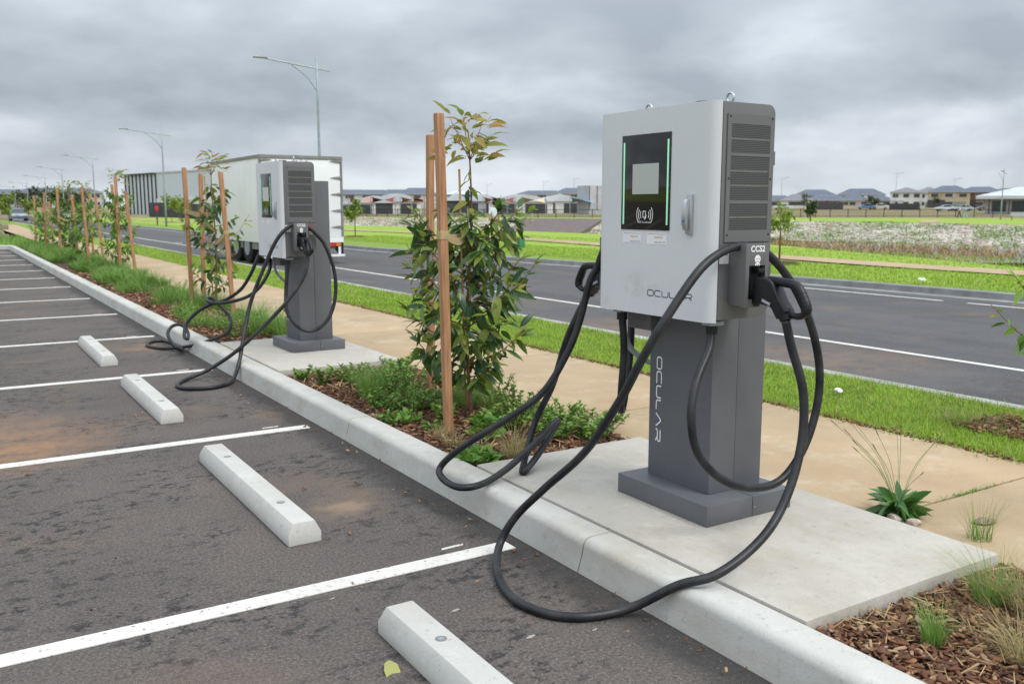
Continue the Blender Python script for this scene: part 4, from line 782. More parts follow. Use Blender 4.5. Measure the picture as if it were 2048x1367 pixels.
# ================================================================= BED PLANTS
def tuft(x, y, h, n, sp, mat, label, lean=(.2, 1.0), wd=.004, group='grass tussocks', z=.1, seg=3):
    a = rng.uniform(0, 6.28, n); rr = sp * np.sqrt(rng.uniform(0, 1, n)); o = blades('grass_tussock', rr * np.cos(a), rr * np.sin(a), np.zeros(n), h * rng.uniform(.5, 1.1, n), rng.uniform(*lean, n), a + rng.normal(0, .7, n), wd * rng.uniform(.7, 1.3, n), MT[mat], seg, None, None)
    o.location = (x, y, z); return tag(o, label, 'grass', group)
def shrub(x, y, h, rad, ns, label, mat='shrub', leaf=.034, per=34, z=.1, up=.75, group='low shrubs in the beds', nm='low_shrub'):
    O = Vector((x, y, z)); r = empty(nm, O, label, 'shrub', group); bm = MB(); P, D, L = [], [], []
    for i in range(ns):
        a = random.uniform(0, 6.28); l = h * random.uniform(.6, 1.1); o = Vector((math.cos(a) * rad * random.random(), math.sin(a) * rad * random.random(), 0)); e = o * 1.7 + Vector((math.cos(a) * l * (1 - up), math.sin(a) * l * (1 - up), l * up)); c = catmull([o * .5, o.lerp(e, .5) + Vector((0, 0, l * .05)), e], 4)
        bm.tube(c, .0025, 4)
        for k in range(per):
            t = (k + random.random()) / per; s = c[int(t * (len(c) - 1))].lerp(c[min(len(c) - 1, int(t * (len(c) - 1)) + 1)], random.random()); aa = random.uniform(0, 6.28)
            P.append(s); D.append(Vector((math.cos(aa), math.sin(aa), random.uniform(0, 1.2)))); L.append(leaf * random.uniform(.6, 1.3))
    bm.build('stems', MT['bark'], r, kind='stuff'); leaf_cloud('foliage', P, D, np.array(L), np.array(L) * .42, MT[mat], r, None); return r
random.seed(31)
shrub(2.69, 7.34, .26, .07, 9, 'small upright shrub at the corner of the far pad'); shrub(3.137, 6.85, .30, .10, 12, 'upright small-leaved shrub in front of the far pad edge')
shrub(3.35, 7.2, .24, .12, 14, 'loose small-leaved shrub beside the far pad corner'); shrub(2.9, 6.0, .24, .12, 16, 'small-leaved shrub between the big tussock and the strapped stake')
shrub(3.4, 6.2, .26, .14, 16, 'small-leaved shrub under the rear timber stake'); shrub(3.36, 4.82, .26, .16, 26, 'fine-leaved bright shrub behind the near pad, left clump', leaf=.036); shrub(3.50, 4.62, .24, .14, 24, 'fine-leaved bright shrub behind the near pad, middle clump', leaf=.036); shrub(3.64, 4.75, .2, .1, 16, 'fine-leaved bright shrub behind the near pad, clump at the footpath', leaf=.036)
shrub(3.62, 6.0, .28, .05, 5, 'thin stalky shrub between sapling trunk and footpath')
tuft(2.82, 6.62, .34, 420, .09, 'tuft', 'big soft green tussock before the far pad', (.3, 1.1), .0032)
tuft(3.3, 5.95, .22, 200, .1, 'tuft', 'green tussock behind the nearest sapling trunk'); tuft(3.05, 6.35, .2, 160, .1, 'tuft', 'green tussock between shrub and strapped stake')
tuft(2.82, 4.5, .15, 260, .05, 'tuftdry', 'straw-coloured dry tussock at the near pad edge', (.3, 1.3), .003); tuft(2.95, 4.68, .22, 160, .06, 'tuftdry', 'half dry tussock behind the straw-coloured one', (.4, 1.3), .003); tuft(2.66, 4.95, .14, 120, .05, 'tuftdry', 'small dry tussock beside the kerb', (.4, 1.2), .003)
def cover(x, y, n, sp, label, leaf=.05, mat='cover', h=.05):
    a = rng.uniform(0, 6.28, n); rr = sp * np.sqrt(rng.uniform(0, 1, n)); P = np.stack([rr * np.cos(a), rr * np.sin(a), rng.uniform(.01, h, n)], 1); b = rng.uniform(0, 6.28, n)
    D = np.stack([np.cos(b), np.sin(b), rng.uniform(.1, 1.3, n)], 1); L = leaf * rng.uniform(.5, 1.3, n); o = leaf_cloud('leafy_ground_cover', P, D, L, L * .55, MT[mat], None, None); o.location = (x, y, .1); return tag(o, label, 'plant', 'leafy ground cover plants')
cover(2.62, 4.55, 110, .13, 'bright leafy weed at the corner of the near pad and kerb', .062); cover(2.66, 5.75, 130, .15, 'bright lobed ground cover near the kerb joint', .05); cover(2.95, 5.0, 110, .12, 'yellow-green leafy plant right of the strapped stake', .055, h=.16); cover(3.1, 5.3, 130, .1, 'leafy plant at the foot of the nearest sapling', .05, h=.1); cover(2.75, 5.4, 40, .08, 'small leafy weed below the strapped stake', .045); cover(3.05, 6.05, 150, .12, 'leafy ground cover behind the strapped stake', .05, h=.12); cover(2.8, 6.15, 100, .09, 'leafy ground cover under the big tussock', .045)
for (x, y, h, rd, ns, lab) in ((2.62, 7.62, .16, .06, 8, 'tiny shrub in the corner of kerb and far pad'), (2.95, 7.3, .22, .12, 16, 'bushy low shrub along the edge of the far pad'), (3.55, 7.6, .2, .1, 14, 'low shrub at the footpath corner of the far pad'), (3.55, 6.75, .24, .12, 16, 'low shrub between the rear stake and the footpath'), (3.05, 6.6, .24, .12, 18, 'bushy shrub right of the big soft tussock'), (2.72, 6.25, .18, .1, 14, 'low shrub on the kerb side of the big tussock'), (3.5, 5.5, .26, .13, 20, 'bushy shrub right of the nearest sapling trunk'), (3.2, 5.15, .22, .12, 18, 'bushy shrub in front of the nearest sapling trunk'), (3.6, 5.1, .2, .1, 14, 'low shrub at the footpath edge past the fine-leaved clumps'), (2.9, 5.55, .2, .08, 12, 'low shrub just right of the strapped stake')):
    shrub(x, y, h, rd, ns, lab, leaf=.036)
tuft(3.0, 7.0, .26, 260, .1, 'tuft', 'feathery green tussock between two shrubs by the far pad', (.3, 1.2), .0034); tuft(3.45, 5.85, .24, 240, .12, 'tuft', 'feathery green tussock right of the nearest trunk', (.3, 1.2), .0034); tuft(2.7, 5.2, .12, 140, .06, 'tuftdry', 'small straw tussock left of the strapped stake foot', (.4, 1.3), .003)
tuft(2.80, 1.74, .19, 170, .035, 'tuft', 'small bright green tussock in the near mulch', (.15, .8), .0032); tuft(3.28, 1.82, .26, 240, .05, 'tuft', 'green and straw tussock near the near pad corner', (.3, 1.2), .003); tuft(3.34, 1.70, .26, 300, .07, 'tuftdry', 'straw-coloured tussock spreading over the near mulch', (.6, 1.6), .003)
tuft(2.95, 1.5, .22, 260, .06, 'tuftdry', 'dry tussock cut off by the bottom edge', (.7, 1.6), .003); tuft(3.15, 1.42, .2, 160, .06, 'tuft', 'green tussock at the lower right corner', (.4, 1.2), .003)
tuft(3.93, 2.25, .25, 90, .05, 'tuft', 'thin upright grass growing at the edge of the near pad', (.1, .9), .0028)
random.seed(5)
for k in range(64):
    y = 10.2 + k * .33 + random.uniform(-.2, .2); x = random.uniform(2.72, 3.6); hh = random.uniform(.2, .46)
    tuft(x, y, hh, 230, .17, 'tuft', 'soft green tussock in the long planted bed beyond the far pad', (.3, 1.2), .006 if y < 18 else .012, group='tussocks in the long bed')
random.seed(6)
for k, (x, y) in enumerate(((2.85, 10.6), (3.4, 11.2), (2.75, 12.6), (3.5, 16.5), (2.8, 18.4), (3.3, 20.4))):
    shrub(x, y, .3, .16, 14, ['small-leaved shrub just beyond the far pad', 'bright shrub behind the far cable coils', 'low shrub on the kerb side past the far coils', 'low shrub past the second sapling', 'low shrub halfway along the long bed', 'low shrub before the third sapling'][k], leaf=.04, per=20)
# far end of the bed merges to one mass of grass
n = 5000; tag(blades('bed_grass', rng.uniform(2.6, 3.65, n), rng.uniform(28, 41, n), np.full(n, .09), rng.uniform(.15, .38, n), rng.uniform(.2, .9, n), rng.uniform(0, 6.28, n), np.full(n, .02), MT['tuft'], 2), 'mass of soft green grass at the far end of the bed', 'grass')
n = 5000; tag(blades('garden_grass', rng.uniform(-6, 3.4, n), rng.uniform(40.4, 50, n), np.full(n, .09), rng.uniform(.12, .4, n), rng.uniform(.2, .9, n), rng.uniform(0, 6.28, n), np.full(n, .025), MT['tuft'], 2), 'tufty grass beyond the far kerb of the car park', 'grass')
# plantain weed with seed stalks at the back of the pad
pw = empty('plantain_weed', (3.91, 2.66, .1), 'dark green broad-leaved weed with tall seed stalks at the pad edge', 'weed')
for k in range(80):
    a = k * 2.4 + random.uniform(-.5, .5); leaf_obj((math.cos(a) * .05 * random.random(), math.sin(a) * .05 * random.random(), .01 + .0006 * k), (math.cos(a), math.sin(a), random.uniform(.0, .3) + .013 * k * (k > 44)), random.uniform(.09, .2) * (1 - .004 * k), MT['plantain'], pw, k % 4).scale = [q_ * random.uniform(.075, .15) for q_ in (.75, 1, 1.5)]
for k in range(13):
    a = random.uniform(0, 6.28); l = random.uniform(.28, .48); o = random.uniform(.12, .42); q = catmull([(0, 0, .03), (math.cos(a) * o * .4, math.sin(a) * o * .4, l * .6), (math.cos(a) * o, math.sin(a) * o, l)], 5)
    MB().tube(q, .0011, 5).build('seed_stalk', MT['tuft'], pw); MB().tube([q[-1] - (q[-1] - q[-2]) * .3, q[-1] + (q[-1] - q[-2]).normalized() * .02, q[-1] + (q[-1] - q[-2]).normalized() * .035], [.0018, .0024, .0008], 6).build('seed_head', MT['bark'], pw)
def rock(name, x, y, z, s, mat, label, cat, seed, parent=None, flat=.5):
    random.seed(seed); bm = bmesh.new(); bmesh.ops.create_icosphere(bm, subdivisions=2, radius=1)
    for v in bm.verts: v.co = v.co * random.uniform(.75, 1.1); v.co.x *= s; v.co.y *= s * .6; v.co.z *= s * flat
    me = bpy.data.meshes.new(name); bm.to_mesh(me); bm.free(); me.materials.append(mat); o = bpy.data.objects.new(name, me); o.location = (x, y, z); o.rotation_euler = (0, 0, seed); col.objects.link(o); return tag(o, label, cat)
STONE = M('pale_stone', (.5, .42, .36), (.36, .3, .25), 20, .9, 40, .4, .004)
rock('stone', 3.795, 2.60, .115, .055, STONE, 'pale pinkish stone against the back of the near pad', 'stone', 1); rock('stone', 3.85, 2.53, .11, .04, STONE, 'smaller pale stone beside the pinkish stone', 'stone', 2)
rock('bark_piece', 4.16, 2.37, .108, .07, M('grey_bark', (.3, .22, .16), (.18, .12, .08), 30, .9), 'curled piece of grey bark on the footpath', 'bark', 3, flat=.2)
rock('litter', 6.1, 4.75, .13, .06, MT['white'], 'crumpled white litter on the near grass strip', 'litter', 4, flat=.35); rock('litter', 16.9, 11.3, .14, .09, MT['white'], 'white litter on the grass across the road', 'litter', 5)
dl = leaf_obj((1.24, 2.80, .014), (.35, -1, .02), .17, foliage('yellow_leaf', [(0, (.42, .42, .14)), (1, (.36, .36, .12))], .6, .2), None, 3); dl.name = 'fallen_leaf'; dl.scale = (.13, .13, .12); dl.rotation_quaternion = Matrix.Rotation(2.9, 3, 'Z').to_quaternion(); tag(dl, 'yellow-green fallen leaf beside the nearest wheel stop', 'leaf')
n = 260; a = rng.uniform(0, 6.28, n); tag(blades('crack_weed', 4.55 + rng.normal(0, .14, n), 2.68 + rng.normal(0, .012, n), np.full(n, .095), rng.uniform(.008, .03, n), rng.uniform(.2, 1.2, n), a, np.full(n, .004), MT['tuft'], 1), 'thin line of weeds growing in the footpath joint', 'weed')
tag(chips('path_edge_soil', 2600, 5.325, 5.41, 1.5, 16, .006, .03, .094, asp=.5, flat=.3), 'dark soil crumbs and dry grass along the edge of the footpath', 'soil')
# mulch ring round the street sapling
tag(chips('mulch_ring', 700, 5.85, 6.5, 2.95, 3.62, .015, .06, .10), 'brown mulch patch in the grass at the right edge', 'mulch'); tuft(6.05, 3.6, .12, 160, .2, 'tuftdry', 'dry grass in the mulch patch at the right edge', (.6, 1.6), .005)

# ================================================================= BOX TRAILER
def trailer():
    O = Vector((8.72, 25.0, 0)); r = empty('box_trailer', O, 'white box trailer parked on the road behind the farther charger', 'trailer')
    x0, x1, y0, y1, zb, zt = 7.55, 9.92, 25.0, 30.1, .62, 2.98
    def B(mb, n, m, p=r, **k): return mb.build(n, MT[m], p, O, **k)
    body = B(MB().box(x0, x1, y0 + .04, y1, zb, zt), 'box_body', 'truckwhite', bevel=.02)
    for k in range(1, 9): B(MB().box(x0 - .003, x0 + .01, y0 + .3 + k * .54, y0 + .318 + k * .54, zb + .1, zt - .1), 'panel_rib', 'truckwhite', body)
    B(MB().box(x0 - .02, x0 + .05, y0 + .03, y1 + .01, zt - .06, zt + .03), 'roof_rail', 'truckgrey'); B(MB().box(x1 - .05, x1 + .02, y0 + .03, y1 + .01, zt - .06, zt + .03), 'roof_rail', 'truckgrey')
    B(MB().box(x0 - .02, x1 + .02, y0 - .02, y0 + .028, zt - .05, zt + .035), 'rear_header', 'truckgrey')
    for x in (x0 - .015, x1 - .045): B(MB().box(x, x + .06, y0 - .012, y0 + .036, zb, zt - .052), 'rear_post', 'truckgrey')
    xm = (x0 + x1) / 2
    for a, b in ((x0 + .055, xm - .01), (xm + .01, x1 - .055)): B(MB().box(a, b, y0 - .002, y0 + .036, zb + .14, zt - .08), 'rear_door', 'truckwhite', bevel=.008)
    for x, sg in ((x0 + .02, 1), (x1 - .02, -1)):
        for k in range(5): z = zb + .42 + k * .46; B(MB().prism([(x, z - .035), (x + sg * .08, z - .04), (x + sg * .34, z), (x + sg * .08, z + .04), (x, z + .035)], 'y', y0 - .03, y0 - .013), 'door_hinge', 'truckgrey', bevel=.004)
    for x in (xm - .15, xm + .15): B(MB().tube([(x, y0 - .03, zb + .16), (x, y0 - .03, zt - .1)], .016, 8), 'lock_rod', 'truckgrey')
    B(MB().box(x0, x1, y0 - .02, y0 + .036, zb - .02, zb + .135), 'rear_sill', 'truckwhite')
    B(MB().box(x0 + .06, x1 - .06, y0 + .1, y1 - .05, zb - .2, zb - .002), 'chassis', 'truckgrey')
    for x in (x0 + .1, x1 - .5):
        l = B(MB().box(x, x + .42, y0 - .03, y0 + .05, zb - .13, zb - .025), 'tail_light', 'red'); B(MB().box(x + .27, x + .41, y0 - .034, y0 - .031, zb - .12, zb - .035), 'indicator', 'amber', l)
    B(MB().box(x0 + .05, x1 + .02, y0 - .05, y0 + .03, .2, .26), 'underrun_bar', 'truckwhite')
    for x in (x0 + .25, x1 - .16): B(MB().box(x, x + .07, y0 - .02, y0 + .02, .26, zb - .14), 'bar_bracket', 'truckwhite')
    B(MB().prism([(x1 - .06, .27), (x1 + .02, .27), (x1 + .02, zb - .03), (x1 - .3, zb - .03)], 'y', y0 + .06, y0 + .3), 'mudguard', 'tyre')
    for y in (26.6, 27.75):
        for x in (x0 + .05, x1 - .35):
            wv = B(MB().tube([(x, y, .48), (x + .02, y, .48), (x + .28, y, .48), (x + .3, y, .48)], [.44, .48, .48, .44], 24), 'wheel', 'tyre', smooth=True, autos=40); B(MB().tube([(x - .01, y, .48), (x + .02, y, .48)], .26, 16), 'rim', 'galv', wv)
    for x in (x0 + .35, x1 - .35): B(MB().prism([(x - .15, .004), (x + .15, .004), (x + .15, .05), (x + .05, .055), (x + .05, zb - .2), (x - .05, zb - .2), (x - .05, .055), (x - .15, .05)], 'y', 29.25, 29.4), 'landing_leg', 'truckgrey')
    return r
trailer()

# ================================================================= LIGHT POLES
def pole(x, y, h, label, arm=3.0, rz=0, grp='street lights'):
    r = empty('street_light', (x, y, .08), label, 'street light', grp, rz)
    q = [(0, 0, -.1), (0, 0, h * .3), (0, 0, h * .75), (0, 0, h)]; MB().tube(q, [.085, .075, .055, .045], 10).build('pole', MT['galv'], r, smooth=True)
    zb = h - .62; MB().tube([(.62, 0, zb - .08), (-arm, 0, zb + .32)], .035, 8).build('cross_arm', MT['galv'], r)
    MB().box(-arm - .02, -arm + .62, -.09, .09, zb + .25, zb + .31).build('lamp_head', MT['truckgrey'], r, bevel=.015)
    MB().tube(catmull([(0, 0, zb - 1.1), (-.5, 0, zb - .45), (-1.25, 0, zb + .08)], 6), .022, 6).build('brace', MT['galv'], r)
    MB().tube([(0, 0, -.1), (0, 0, .03)], .2, 12).build('base_flange', MT['galv'], r)
    return r
for x, y, h, lab in ((15.95, 43.0, 8.75, 'tall street light rising behind the white trailer'), (15.2, 75, 7.75, 'street light in front of the pale warehouse'), (15.1, 111, 7.5, 'third street light along the road'), (15.1, 140, 7.3, 'fourth street light along the road'), (15.1, 163, 6.8, 'fifth street light along the road'), (15.1, 197, 6.6, 'sixth street light along the road'), (15.1, 228, 6.4, 'distant street light near the left edge of the picture')):
    pole(x, y, h - .08, lab)

# ================================================================= BACKGROUND
def flatc(name, c, c2=None, rough=.8, sc_=.6): return M(name, c, c2 or tuple(x * .85 for x in c), sc_, rough)
WALLS = {'white': flatc('render_white', (.72, .71, .68)), 'cream': flatc('render_cream', (.55, .47, .36)), 'tan': flatc('brick_tan', (.52, .41, .28)), 'grey': flatc('render_grey', (.46, .46, .47)), 'brown': flatc('brick_brown', (.20, .10, .07)), 'dark': flatc('dark_cladding', (.06, .06, .065))}
ROOF = {'slate': flatc('slate_roof', (.12, .14, .18), (.095, .115, .15)), 'pale': flatc('pale_metal_roof', (.55, .58, .60), (.48, .51, .54), .45), 'mauve': flatc('grey_tile_roof', (.2, .195, .22))}
WIN = M('dark_window', (.04, .055, .065), (.06, .075, .085), 1, .12); GAR = flatc('garage_door', (.24, .27, .22))
def house(az, dist0, w_, d_, st, wall, roof, label, z=None, wins=3, garage=None, hr=1.9, rot=None, trim=None, grp='houses beyond the creek', cat='house'):
    dist = dist0 * 1.32; w_ *= 1.16; p = polar(az, dist); z = float(ground_h(p.x, p.y)) - .05 if z is None else z; r = empty('house' if cat == 'house' else cat.replace(' ', '_'), (p.x, p.y, z), label, cat, grp, -R(az) + (rot or 0))
    H = 2.9 * st; e = .5; f = -d_ / 2
    MB().box(-w_ / 2, w_ / 2, -d_ / 2, d_ / 2, -.5, H).build('wall', WALLS[wall], r)
    if trim: MB().box(-w_ / 2 - .05, -w_ * .08, f - .35, f - .01, -.3, 2.9).build('porch', WALLS[trim], r)
    rx = max(.2, w_ / 2 - d_ / 2) if w_ > d_ else .2
    MB().add([(-w_ / 2 - e, -d_ / 2 - e, H), (w_ / 2 + e, -d_ / 2 - e, H), (w_ / 2 + e, d_ / 2 + e, H), (-w_ / 2 - e, d_ / 2 + e, H), (-rx, 0, H + hr), (rx, 0, H + hr)], [(0, 1, 5, 4), (1, 2, 5), (2, 3, 4, 5), (3, 0, 4), (0, 3, 2, 1)]).build('roof', ROOF[roof], r)
    MB().box(-w_ / 2 - e, w_ / 2 + e, f - e - .06, f - e - .005, H - .16, H + .02).build('gutter', WALLS['grey'], r)
    for s in range(st):
        for k in range(wins):
            x = -w_ / 2 + w_ * (k + .5) / wins; ww, hh = w_ / wins * .26, .62; zc = 2.9 * s + 1.65
            if garage and s == 0 and abs(x - garage) < 2.8: continue
            if trim and s == 0 and x < -w_ * .05: continue
            q = MB().box(x - ww - .08, x + ww + .08, f - .06, f - .005, zc - hh - .08, zc + hh + .08).build('window', WALLS['white' if wall != 'white' else 'grey'], r)
            MB().box(x - ww, x + ww, f - .09, f - .065, zc - hh, zc + hh).build('pane', WIN, q)
    if garage: MB().box(garage - 2.4, garage + 2.4, f - .08, f - .005, -.1, 2.3).build('garage_door', GAR, r)
    if trim: MB().box(-w_ * .3 - .6, -w_ * .3 + .6, f - .40, f - .36, -.1, 2.3).build('door', WALLS['dark'], r)
    return r
def az(x): return 32.05 + math.degrees(math.atan((x - 1024) / 1844.0))
# right row, left to right
house(47.9, 300, 15, 9, 1, 'tan', 'slate', 'low house with blue-grey roof just right of the near charger', hr=2.2)
house(49.2, 285, 10, 8, 1, 'white', 'mauve', 'low white-walled house with pale gable right of the blue-grey roof', hr=2.4, wins=1)
house(50.2, 345, 16, 10, 2, 'grey', 'slate', 'two-storey house standing behind the red-doored low house', hr=2.6, wins=4)
house(50.9, 290, 15, 9, 1, 'brown', 'slate', 'low brown brick house behind the black site fence', hr=2.0, wins=4)
house(52.3, 290, 11, 9, 1, 'cream', 'slate', 'low cream house joined behind the black fence end', hr=2.0, wins=3)
house(52.75, 335, 17, 10, 2, 'white', 'slate', 'large two-storey white house with a dark hip roof', hr=2.7, wins=5)
house(53.75, 300, 10, 8, 1, 'cream', 'slate', 'small low house beside the parked cars', hr=1.9, wins=2)
house(55.15, 290, 9.5, 10, 2, 'white', 'mauve', 'two-storey cream house with tall narrow windows', hr=1.9, wins=3, trim='grey')
house(56.3, 305, 9, 9, 2, 'white', 'mauve', 'two-storey house with a pale mauve roof', hr=2.3, wins=2, garage=1.5)
house(57.35, 285, 12, 9, 2, 'tan', 'slate', 'two-storey tan house with green garage door', hr=2.3, wins=3, garage=3.4, trim='dark')
house(58.9, 292, 13, 9, 2, 'brown', 'slate', 'two-storey dark house beside the pale-roofed hall', hr=2.0, wins=3, trim='dark')
house(60.4, 320, 14, 9, 2, 'grey', 'slate', 'two-storey house behind the pale-roofed hall', hr=2.0)
house(62.0, 330, 16, 9, 2, 'white', 'slate', 'house at the right edge, mostly behind the hall', hr=2.2)
# hall with sweeping pale roof
p = polar(61.3, 205); hz_ = float(ground_h(p.x, p.y)); r = empty('community_hall', (p.x, p.y, hz_), 'low community hall with a sweeping pale metal roof at the right edge', 'building', rz=-R(61.3))
MB().box(-7.4, 22, -4, 8, -.5, 3.0).build('wall', WALLS['grey'], r)
MB().add([(-9, -6, 2.9), (23, -6, 2.9), (23, 9, 5.4), (-2, 9, 5.0), (-9, -6, 3.5), (23, -6, 3.5), (23, 9, 5.9), (-2, 9, 5.4)], [(0, 3, 2, 1), (4, 5, 6, 7), (0, 1, 5, 4), (1, 2, 6, 5), (2, 3, 7, 6), (3, 0, 4, 7)]).build('roof', ROOF['pale'], r)
for k in range(8): x = -6.2 + k * 3.4; MB().box(x, x + 2.4, -4.1, -4.01, .5, 2.5).build('window', WIN, r); MB().box(x - .55, x - .35, -5.6, -5.4, -.3, 2.92).build('post', WALLS['dark'], r)
# middle: sheds, school hall, shade sails
def shed(a, dist, w_, h, d_, wall, roof, label, curve=True, dark=False):
    p = polar(a, dist); z = float(ground_h(p.x, p.y)); r = empty('shed', (p.x, p.y, z), label, 'shed', 'pale sheds beyond the creek', -R(a))
    h *= .82
    MB().box(-w_ / 2, w_ / 2, -d_ / 2, d_ / 2, -.5, h * .6).build('wall', WALLS[wall], r)
    q = [(-w_ / 2 - .3, h * .6 + .003)] + [(-w_ / 2 - .3 + (w_ + .6) * i / 8, h * .6 + h * .4 * (math.sin(math.pi * i / 8) if curve else (1 - abs(i / 4 - 1)))) for i in range(1, 8)] + [(w_ / 2 + .3, h * .6 + .003)]
    MB().prism(q, 'y', -d_ / 2 - .4, d_ / 2 + .4).build('roof', ROOF[roof], r)
    for k in (-1, 1): MB().box(k * w_ * .24 - w_ * .17, k * w_ * .24 + w_ * .17, -d_ / 2 - .06, -d_ / 2 - .005, -.2, h * .5).build('opening', WALLS['dark'] if dark else WIN, r)
house(22.1, 300, 18, 10, 2, 'grey', 'slate', 'distant house roof just right of the trailer', hr=1.8); house(23.6, 310, 16, 10, 2, 'white', 'slate', 'distant house behind the first shade sail', hr=2.0); house(24.9, 305, 15, 10, 2, 'grey', 'slate', 'distant house above the open-sided pale shed', hr=2.0); house(26.2, 300, 14, 9, 2, 'grey', 'slate', 'distant hip-roofed house left of the strapped stakes', hr=2.6)
house(29.2, 310, 16, 9, 2, 'grey', 'pale', 'distant pale-roofed house behind the sapling', hr=1.6); house(35.9, 285, 14, 9, 2, 'cream', 'slate', 'distant dark-roofed house left of the near charger', hr=2.2); house(33.9, 300, 18, 9, 2, 'white', 'slate', 'distant long house roof behind the pale sheds', hr=1.5)
shed(22.5, 205, 7, 4.0, 8, 'white', 'pale', 'pale gabled shed right beside the trailer', False); shed(23.6, 200, 9, 4.6, 8, 'white', 'pale', 'pale shed between the red shade sails'); shed(24.9, 200, 10.5, 5.2, 8, 'white', 'pale', 'open-sided pale shed with an arched roof', True, True)
shed(30.2, 215, 13, 5.2, 8, 'grey', 'pale', 'pale shed showing behind the sapling leaves', False, True); shed(32.6, 205, 14, 5.0, 8, 'white', 'pale', 'broad pale shed right of the sapling', True, True); shed(35.0, 210, 14, 5.2, 8, 'white', 'pale', 'pale shed with a dark open front nearest the near charger', False, True); shed(28.6, 210, 6, 5.5, 6, 'dark', 'pale', 'small dark square shed behind the bare sapling stem', False)
tw = polar(37.0, 190); rt = empty('water_tower', (tw.x, tw.y, .3), 'tall grey panelled box structure at the left edge of the near charger', 'tower'); MB().box(-2.3, 3, -2, 2, -.3, 5.6).build('panel_box', WALLS['grey'], rt); [MB().box(x, x + .12, -2.1, -2.01, .6, 5.5).build('panel_joint', WALLS['dark'], rt) for x in (-2.25, -.3, 1.6)]
SAIL = {'red': flatc('red_sail', (.5, .2, .15)), 'maroon': flatc('maroon_sail', (.2, .025, .03)), 'cream': flatc('cream_sail', (.6, .47, .3)), 'blue': flatc('blue_sail', (.2, .38, .55))}
for a, c, lab in ((22.75, 'red', 'faded red shade sail nearest the trailer'), (24.1, 'maroon', 'dark maroon shade sail above the sheds'), (25.9, 'red', 'red shade sail left of the strapped stakes'), (26.6, 'cream', 'cream shade sail left of the strapped stakes'), (31.0, 'red', 'red shade sail behind the sapling leaves'), (31.5, 'maroon', 'maroon shade sail right of the red one behind the sapling'), (33.4, 'cream', 'cream shade sail right of the sapling'), (36.4, 'blue', 'pale blue shade sail left of the near charger')):
    p = polar(a, 188); r = empty('shade_sail', (p.x, p.y, float(ground_h(p.x, p.y))), lab, 'shade sail', 'shade sails beyond the creek', -R(a))
    g = []; 
    for i in range(7):
        for k in range(7): u, v = i / 3 - 1, k / 3 - 1; g.append((u * 2.4 * (1 - .14 * (1 - v * v)), v * 2.2 * (1 - .14 * (1 - u * u)), 2.9 + .6 * u * v))
    o = MB().add(g, [(i * 7 + k, i * 7 + k + 1, i * 7 + k + 8, i * 7 + k + 7) for i in range(6) for k in range(6)]).build('canopy', SAIL[c], r, smooth=True)
    for u, v in ((-1, -1), (1, -1), (-1, 1), (1, 1)): MB().tube([(u * 2.45, v * 2.25, -.3), (u * 2.45, v * 2.25, 3.0 + .6 * u * v)], .07, 6).build('post', MT['galv'], r)
# fences
def fence(pts, h, label, mat, step=2.4, picket=.12, base=None, solid=False):
    O = Vector((*pts[0], 0)); r = empty('fence', O, label, 'fence'); rails = MB(); pk = MB(); post = None
    for a, b in zip(pts[:-1], pts[1:]):
        a, b = Vector((*a, 0)), Vector((*b, 0)); L = (b - a).length; d = (b - a) / L; n = max(1, int(L / step)); s = Vector((-d.y, d.x, 0)) * .02
        for i in range(n):
            p, q = a.lerp(b, i / n), a.lerp(b, (i + 1) / n); zp, zq = float(ground_h(p.x, p.y)), float(ground_h(q.x, q.y))
            if post is None: post = MB().box(-.04, .04, -.04, .04, -.2, h + .06).build('post', mat, r); post.location = p - O + Vector((0, 0, zp))
            else: c = post.copy(); col.objects.link(c); c.parent = r; c.location = p - O + Vector((0, 0, zp))
            if solid:
                pk.add([p - O + s + Vector((0, 0, zp - .1)), q - O + s + Vector((0, 0, zq - .1)), q - O + s + Vector((0, 0, zq + h)), p - O + s + Vector((0, 0, zp + h)), p - O - s + Vector((0, 0, zp - .1)), q - O - s + Vector((0, 0, zq - .1)), q - O - s + Vector((0, 0, zq + h)), p - O - s + Vector((0, 0, zp + h))], [(0, 1, 2, 3), (4, 7, 6, 5), (3, 2, 6, 7)]); continue
            for zr in (.15, h - .12): rails.add([p - O + s + Vector((0, 0, zp + zr)), q - O + s + Vector((0, 0, zq + zr)), q - O - s + Vector((0, 0, zq + zr + .05)), p - O - s + Vector((0, 0, zp + zr + .05))], [(0, 1, 2, 3)])
            m = int((q - p).length / picket)
            for k in range(1, m): c = p.lerp(q, k / m) - O + Vector((0, 0, zp)); pk.add([c - d * .011, c + d * .011, c + d * .011 + Vector((0, 0, h)), c - d * .011 + Vector((0, 0, h))], [(0, 1, 2, 3)])
    if rails.v: rails.build('rails', mat, r)
    if pk.v: pk.build('pickets' if not solid else 'panels', mat, r, kind='stuff')
FBL = M('black_fence_steel', (.015, .015, .016), (.022, .022, .022), 5, .6)
fence([(57, 146), (66, 118), (80, 106), (96, 96)], 1.25, 'black picket fence along the far bank behind the sapling', FBL)
fence([(96, 96), (114, 92), (130, 82), (142, 66), (150, 52)], 1.25, 'black picket fence along the far bank at the right', FBL)
p1, p2 = polar(50.1, 262), polar(51.8, 262); fence([(p1.x, p1.y), (p2.x, p2.y)], 1.7, 'solid black site fence in front of the brown brick house', WALLS['dark'], 3, solid=True)
p1, p2 = polar(54.3, 258), polar(55.9, 255); fence([(p1.x, p1.y), (p2.x, p2.y)], 1.6, 'solid black site fence left of the garage house', WALLS['dark'], 3, solid=True)
fence([(28.0, 150), (34, 132), (46, 118)], 2.2, 'dark solid fence under the pale warehouse', WALLS['dark'], 3, solid=True)
